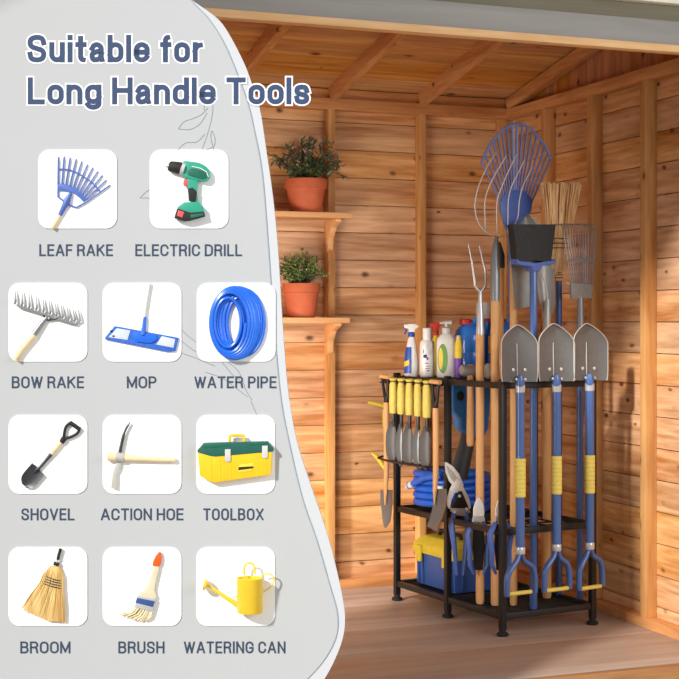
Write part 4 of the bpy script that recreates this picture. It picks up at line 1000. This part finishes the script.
# shovel
q = fr(3.5737, 0, 400); t = thing('model_shovel', 'small shovel with black D-grip shown on the tile captioned SHOVEL', 'shovel', T_(48, 454))
tb([q(140, 246, 3), q(165, 217, 3), q(190, 187, 3)], [1.3, 1.5, 2.0], 'darkm', 'socket', t)
tb([q(186, 191, 3), q(222, 148, 3)], [2.2, 2.3], 'handle2', 'shaft', t)
tb([q(222, 150, 3), q(232, 136, 3)], [2.6, 2.9], 'rubber', 'yoke_socket', t)
tb([q(*p, 3) for p in smooth([(230, 138), (232, 120), (238, 95), (254, 80)], 4)], 1.4, 'rubber', 'yoke_arm', t, 8)
tb([q(*p, 3) for p in smooth([(230, 138), (252, 132), (276, 120), (287, 104)], 4)], 1.4, 'rubber', 'yoke_arm', t, 8)
tb([q(252, 79, 3), q(288, 104, 3)], 2.1, 'rubber', 'hand_grip', t)
gr = []
ax_ = (V(118, 223, 0), V(162, 268, 0)); dirv = V(-50, 62, 0)
for k in range(9):
    u = k/8; w = 1 if u < .5 else math.sqrt(max(.02, 1-((u-.5)/.52)**2.6))
    a, b = ax_; m_ = (a+b)/2+dirv*u*1.02+V(0, -4*u, 0); h_ = (b-a)/2*w*.98
    gr.append([B(*q((m_+h_*s).x, (m_+h_*s).y)[:2], ZT0+3.5-2.2*(1-s*s)) for s in (-1, -.6, -.3, 0, .3, .6, 1)])
MB().sheet(gr, -FWD*.7*PX_).build('blade', M['darkm'], t)
tb([q(122, 262, 2.6), q(132, 250, 3.4), q(142, 240, 3)], [.4, 1.8, 1.5], 'darkm', 'blade_spine', t)

# action hoe
t = thing('model_action_hoe', 'pick mattock with pale wooden handle shown on the tile captioned ACTION HOE', 'hoe', T_(142, 454))
tb([q(388, 200, 4), q(392, 200, 4), q(455, 204, 4), q(540, 209, 4), q(628, 213, 4)], [4.3, 4.6, 3.6, 2.9, 2.3], 'handle2', 'shaft', t, 18, (1, 1))
tb([q(418, 201, 4), q(446, 205, 4)], [5.2, 4.6], 'silver', 'eye', t, 18)
tb([q(*p, 4) for p in smooth([(430, 190), (436, 160), (447, 115), (466, 78)], 4)], [1.7]*4+[1.5]*4+[1.1]*4+[.4], 'darkm', 'pick', t, 8)
pl([q(*p) for p in [(424, 212), (436, 214), (432, 240), (420, 262), (420, 318), (400, 312), (405, 262), (412, 240)]], 4, 'silver', 'hoe_blade', t, 1.3, .2)

# toolbox
q = fr(7.545, 190, 412); t = thing('model_toolbox', 'yellow toolbox with dark green lid shown on the tile captioned TOOLBOX', 'toolbox', T_(236, 460))
def hexa(front, z1, z0, m, name, bev=.4, extra=None):
    return pl(front, (z1+z0)/2, m, name, t, z1-z0, bev)
pl([q(*p) for p in [(66, 300), (175, 320), (620, 292), (612, 465), (195, 524), (165, 520), (82, 475)]], 6, 'tby', 'box_body', t, 10, .8)
pl([q(*p) for p in [(60, 285), (108, 228), (300, 222), (590, 215), (636, 272), (632, 292), (200, 330), (160, 326), (64, 298)]], 6.4, 'tbg', 'lid', t, 11, 1)
pl([q(*p) for p in [(110, 238), (300, 228), (320, 246), (170, 262), (110, 262)]], 12, 'drilld', 'organiser_lid', t, .8, .2)
pl([q(*p) for p in [(430, 224), (560, 215), (596, 232), (470, 244)]], 12, 'drilld', 'organiser_lid', t, .8, .2)
tb([q(303, 220, 8), q(303, 176, 8), q(318, 170, 8), q(405, 172, 8), q(412, 180, 8), q(412, 218, 8)], 1.5, 'tby', 'carry_handle', t)
for x, y in ((290, 320), (568, 293)):
    pl([q(x-20, y-45), q(x+22, y-47), q(x+22, y+42), q(x+2, y+50), q(x-20, y+42)], 12.3, 'lgrey', 'latch', t, 1.4, .3)
for x, y0, y1 in ((165, 330, 518), (230, 345, 515), (312, 372, 508), (512, 330, 480), (575, 345, 470)):
    tb([q(x, y0, 11), q(x, y1, 11)], .5, 'can', 'rib', t, 6)
pl([q(*p) for p in [(365, 410), (390, 388), (480, 378), (488, 405), (465, 438), (380, 448), (364, 440)]], 11.3, 'lyel', 'label_plate', t, .6, .1)
pl([q(*p) for p in [(370, 408), (482, 402), (480, 416), (370, 430)]], 11.9, 'rubber', 'label_print', t, .4, 0)

# corn broom
q = fr(7.545, 10, 545); t = thing('model_broom', 'straw broom with black handle shown on the tile captioned BROOM', 'broom', T_(48, 586))
tb([q(388, 22, 4), q(372, 80, 4), q(368, 105, 4)], 1.5, 'rubber', 'pole', t)
tb([q(366, 100, 4), q(360, 128, 4)], 1.1, 'chrome', 'pole_sleeve', t)
tb([q(338, 132, 4), q(376, 140, 4)], 1.9, 'rubber', 'collar', t, 10, (1, 1))
pl([q(*p) for p in [(330, 150), (385, 160), (408, 215), (410, 330), (414, 560), (395, 572), (300, 568), (180, 515), (105, 478), (230, 275), (262, 215), (298, 168)]], 3.2, 'straw2', 'straw_core', t, 4, 1)
rr = random.Random(9); mb = MB()
for i in range(130):
    s = rr.random(); z = rr.uniform(2.5, 5.6)
    tx, ty = 95+330*s+rr.uniform(-6, 6), 478+105*s+rr.uniform(-16, 14)
    if s > .9: ty = 575+rr.uniform(-12, 8)
    mx, my = 232+178*s, 275+55*s
    tp = (315+70*s, 152+10*s)
    mb.tube([B(*q(*tp), ZT0+z*.6+1), B(*q(258+150*s, 215+15*s), ZT0+z+.3), B(*q(mx, my), ZT0+z+.3), B(*q((mx+tx)/2+rr.uniform(-4, 4), (my+ty)/2), ZT0+z+.2), B(*q(tx, ty), ZT0+z)], [.3*PX_, .42*PX_, .42*PX_, .38*PX_, .2*PX_], 4)
mb.build('straw', M['straw2'], t)
for (a, b, c1, d1) in ((256, 222, 408, 268), (247, 240, 410, 286), (238, 257, 410, 305), (229, 273, 410, 325)):
    tb([q(a, b, 4), q((a+c1)/2, (b+d1)/2+3, 7.2), q(c1, d1, 5)], .42, 'darkm', 'binding', t, 6)

# paint brush
q = fr(7.545, 105, 545); t = thing('model_paint_brush', 'paint brush with orange-tipped handle shown on the tile captioned BRUSH', 'brush', T_(142, 586))
pl([q(*p) for p in [(372, 150), (412, 158), (395, 240), (378, 330), (388, 400), (250, 375), (300, 330), (340, 262)]], 3.5, 'pwood', 'handle', t, 4, 1.2, 3)
pl([q(*p) for p in [(362, 148), (385, 82), (415, 45), (428, 60), (430, 110), (412, 158)]], 3.6, 'orange', 'handle_tip', t, 4, 1.2, 2)
pl([q(*p) for p in [(250, 370), (390, 402), (366, 496), (230, 460)]], 3.6, 'chrome', 'ferrule', t, 6, .8)
pl([q(*p) for p in [(248, 388), (382, 415), (368, 458), (236, 425)]], 6.8, 'ink', 'ferrule_band', t, .6, .1)
mb = MB(); rr = random.Random(2)
for i in range(90):
    s = rr.random(); z = rr.uniform(1.4, 5.6)
    a = (232+136*s, 460+36*s); b = (120+170*s+45*s*s, 515+90*s-28*s*s*1.0-10*max(0, s-.75)*4)
    m_ = ((a[0]*.55+b[0]*.45)+18*(1-s), (a[1]*.5+b[1]*.5)+8)
    mb.tube([B(*q(*a), ZT0+z), B(*q(*m_), ZT0+z), B(*q(b[0]+rr.uniform(-5, 5), b[1]+rr.uniform(-5, 5)), ZT0+z*.8)], [.6*PX_, .6*PX_, .3*PX_], 5)
mb.build('bristles', M['cream'], t)

# watering can
q = fr(7.545, 190, 545); t = thing('model_watering_can', 'yellow watering can with long spout shown on the tile captioned WATERING CAN', 'watering can', T_(236, 586))
c0 = B(*q(457, 495), ZT0+11.5)
kx = 96/7.545*PX_; kh = 272/7.545*PX_
MB().lathe(c0, [(kx*.97, 0), (kx, kh*.02), (kx, kh*.93), (kx*1.02, kh*.95), (kx*1.02, kh), (kx*.95, kh), (kx*.93, kh*.93), (.001, kh*.92)], 36, 1, .85, (RIGHT, FWD, (UP-FWD*.16).normalized())).build('can_body', M['can'], t)
top_ = c0+UP*kh
MB().tube([B(*q(x, y), ZT0+12) for x, y in smooth([(416, 215), (414, 160), (430, 128), (462, 124), (488, 145), (496, 205)], 4)], 1.0*PX_, 8, (1, 1)).build('top_handle', M['can'], t)
MB().tube([B(*q(x, y), ZT0+10) for x, y in smooth([(548, 215), (600, 205), (636, 235), (625, 285), (590, 320), (552, 345)], 4)], .75*PX_, 8).build('back_handle', M['can'], t)
MB().tube([B(*q(365, 440), ZT0+11), B(*q(250, 365), ZT0+11), B(*q(138, 288), ZT0+11)], [2.6*PX_, 1.8*PX_, 1.3*PX_], 14).build('spout', M['can'], t)
MB().tube([B(*q(140, 292), ZT0+11), B(*q(128, 288), ZT0+11), B(*q(112, 284), ZT0+11)], [1.6*PX_, 7.2*PX_, 7.6*PX_], 24, (1, .75)).build('rose', M['can'], t)
MB().tube([B(*q(270, 345), ZT0+11), B(*q(375, 335), ZT0+11)], .4*PX_, 6).build('spout_brace', M['lgrey'], t)
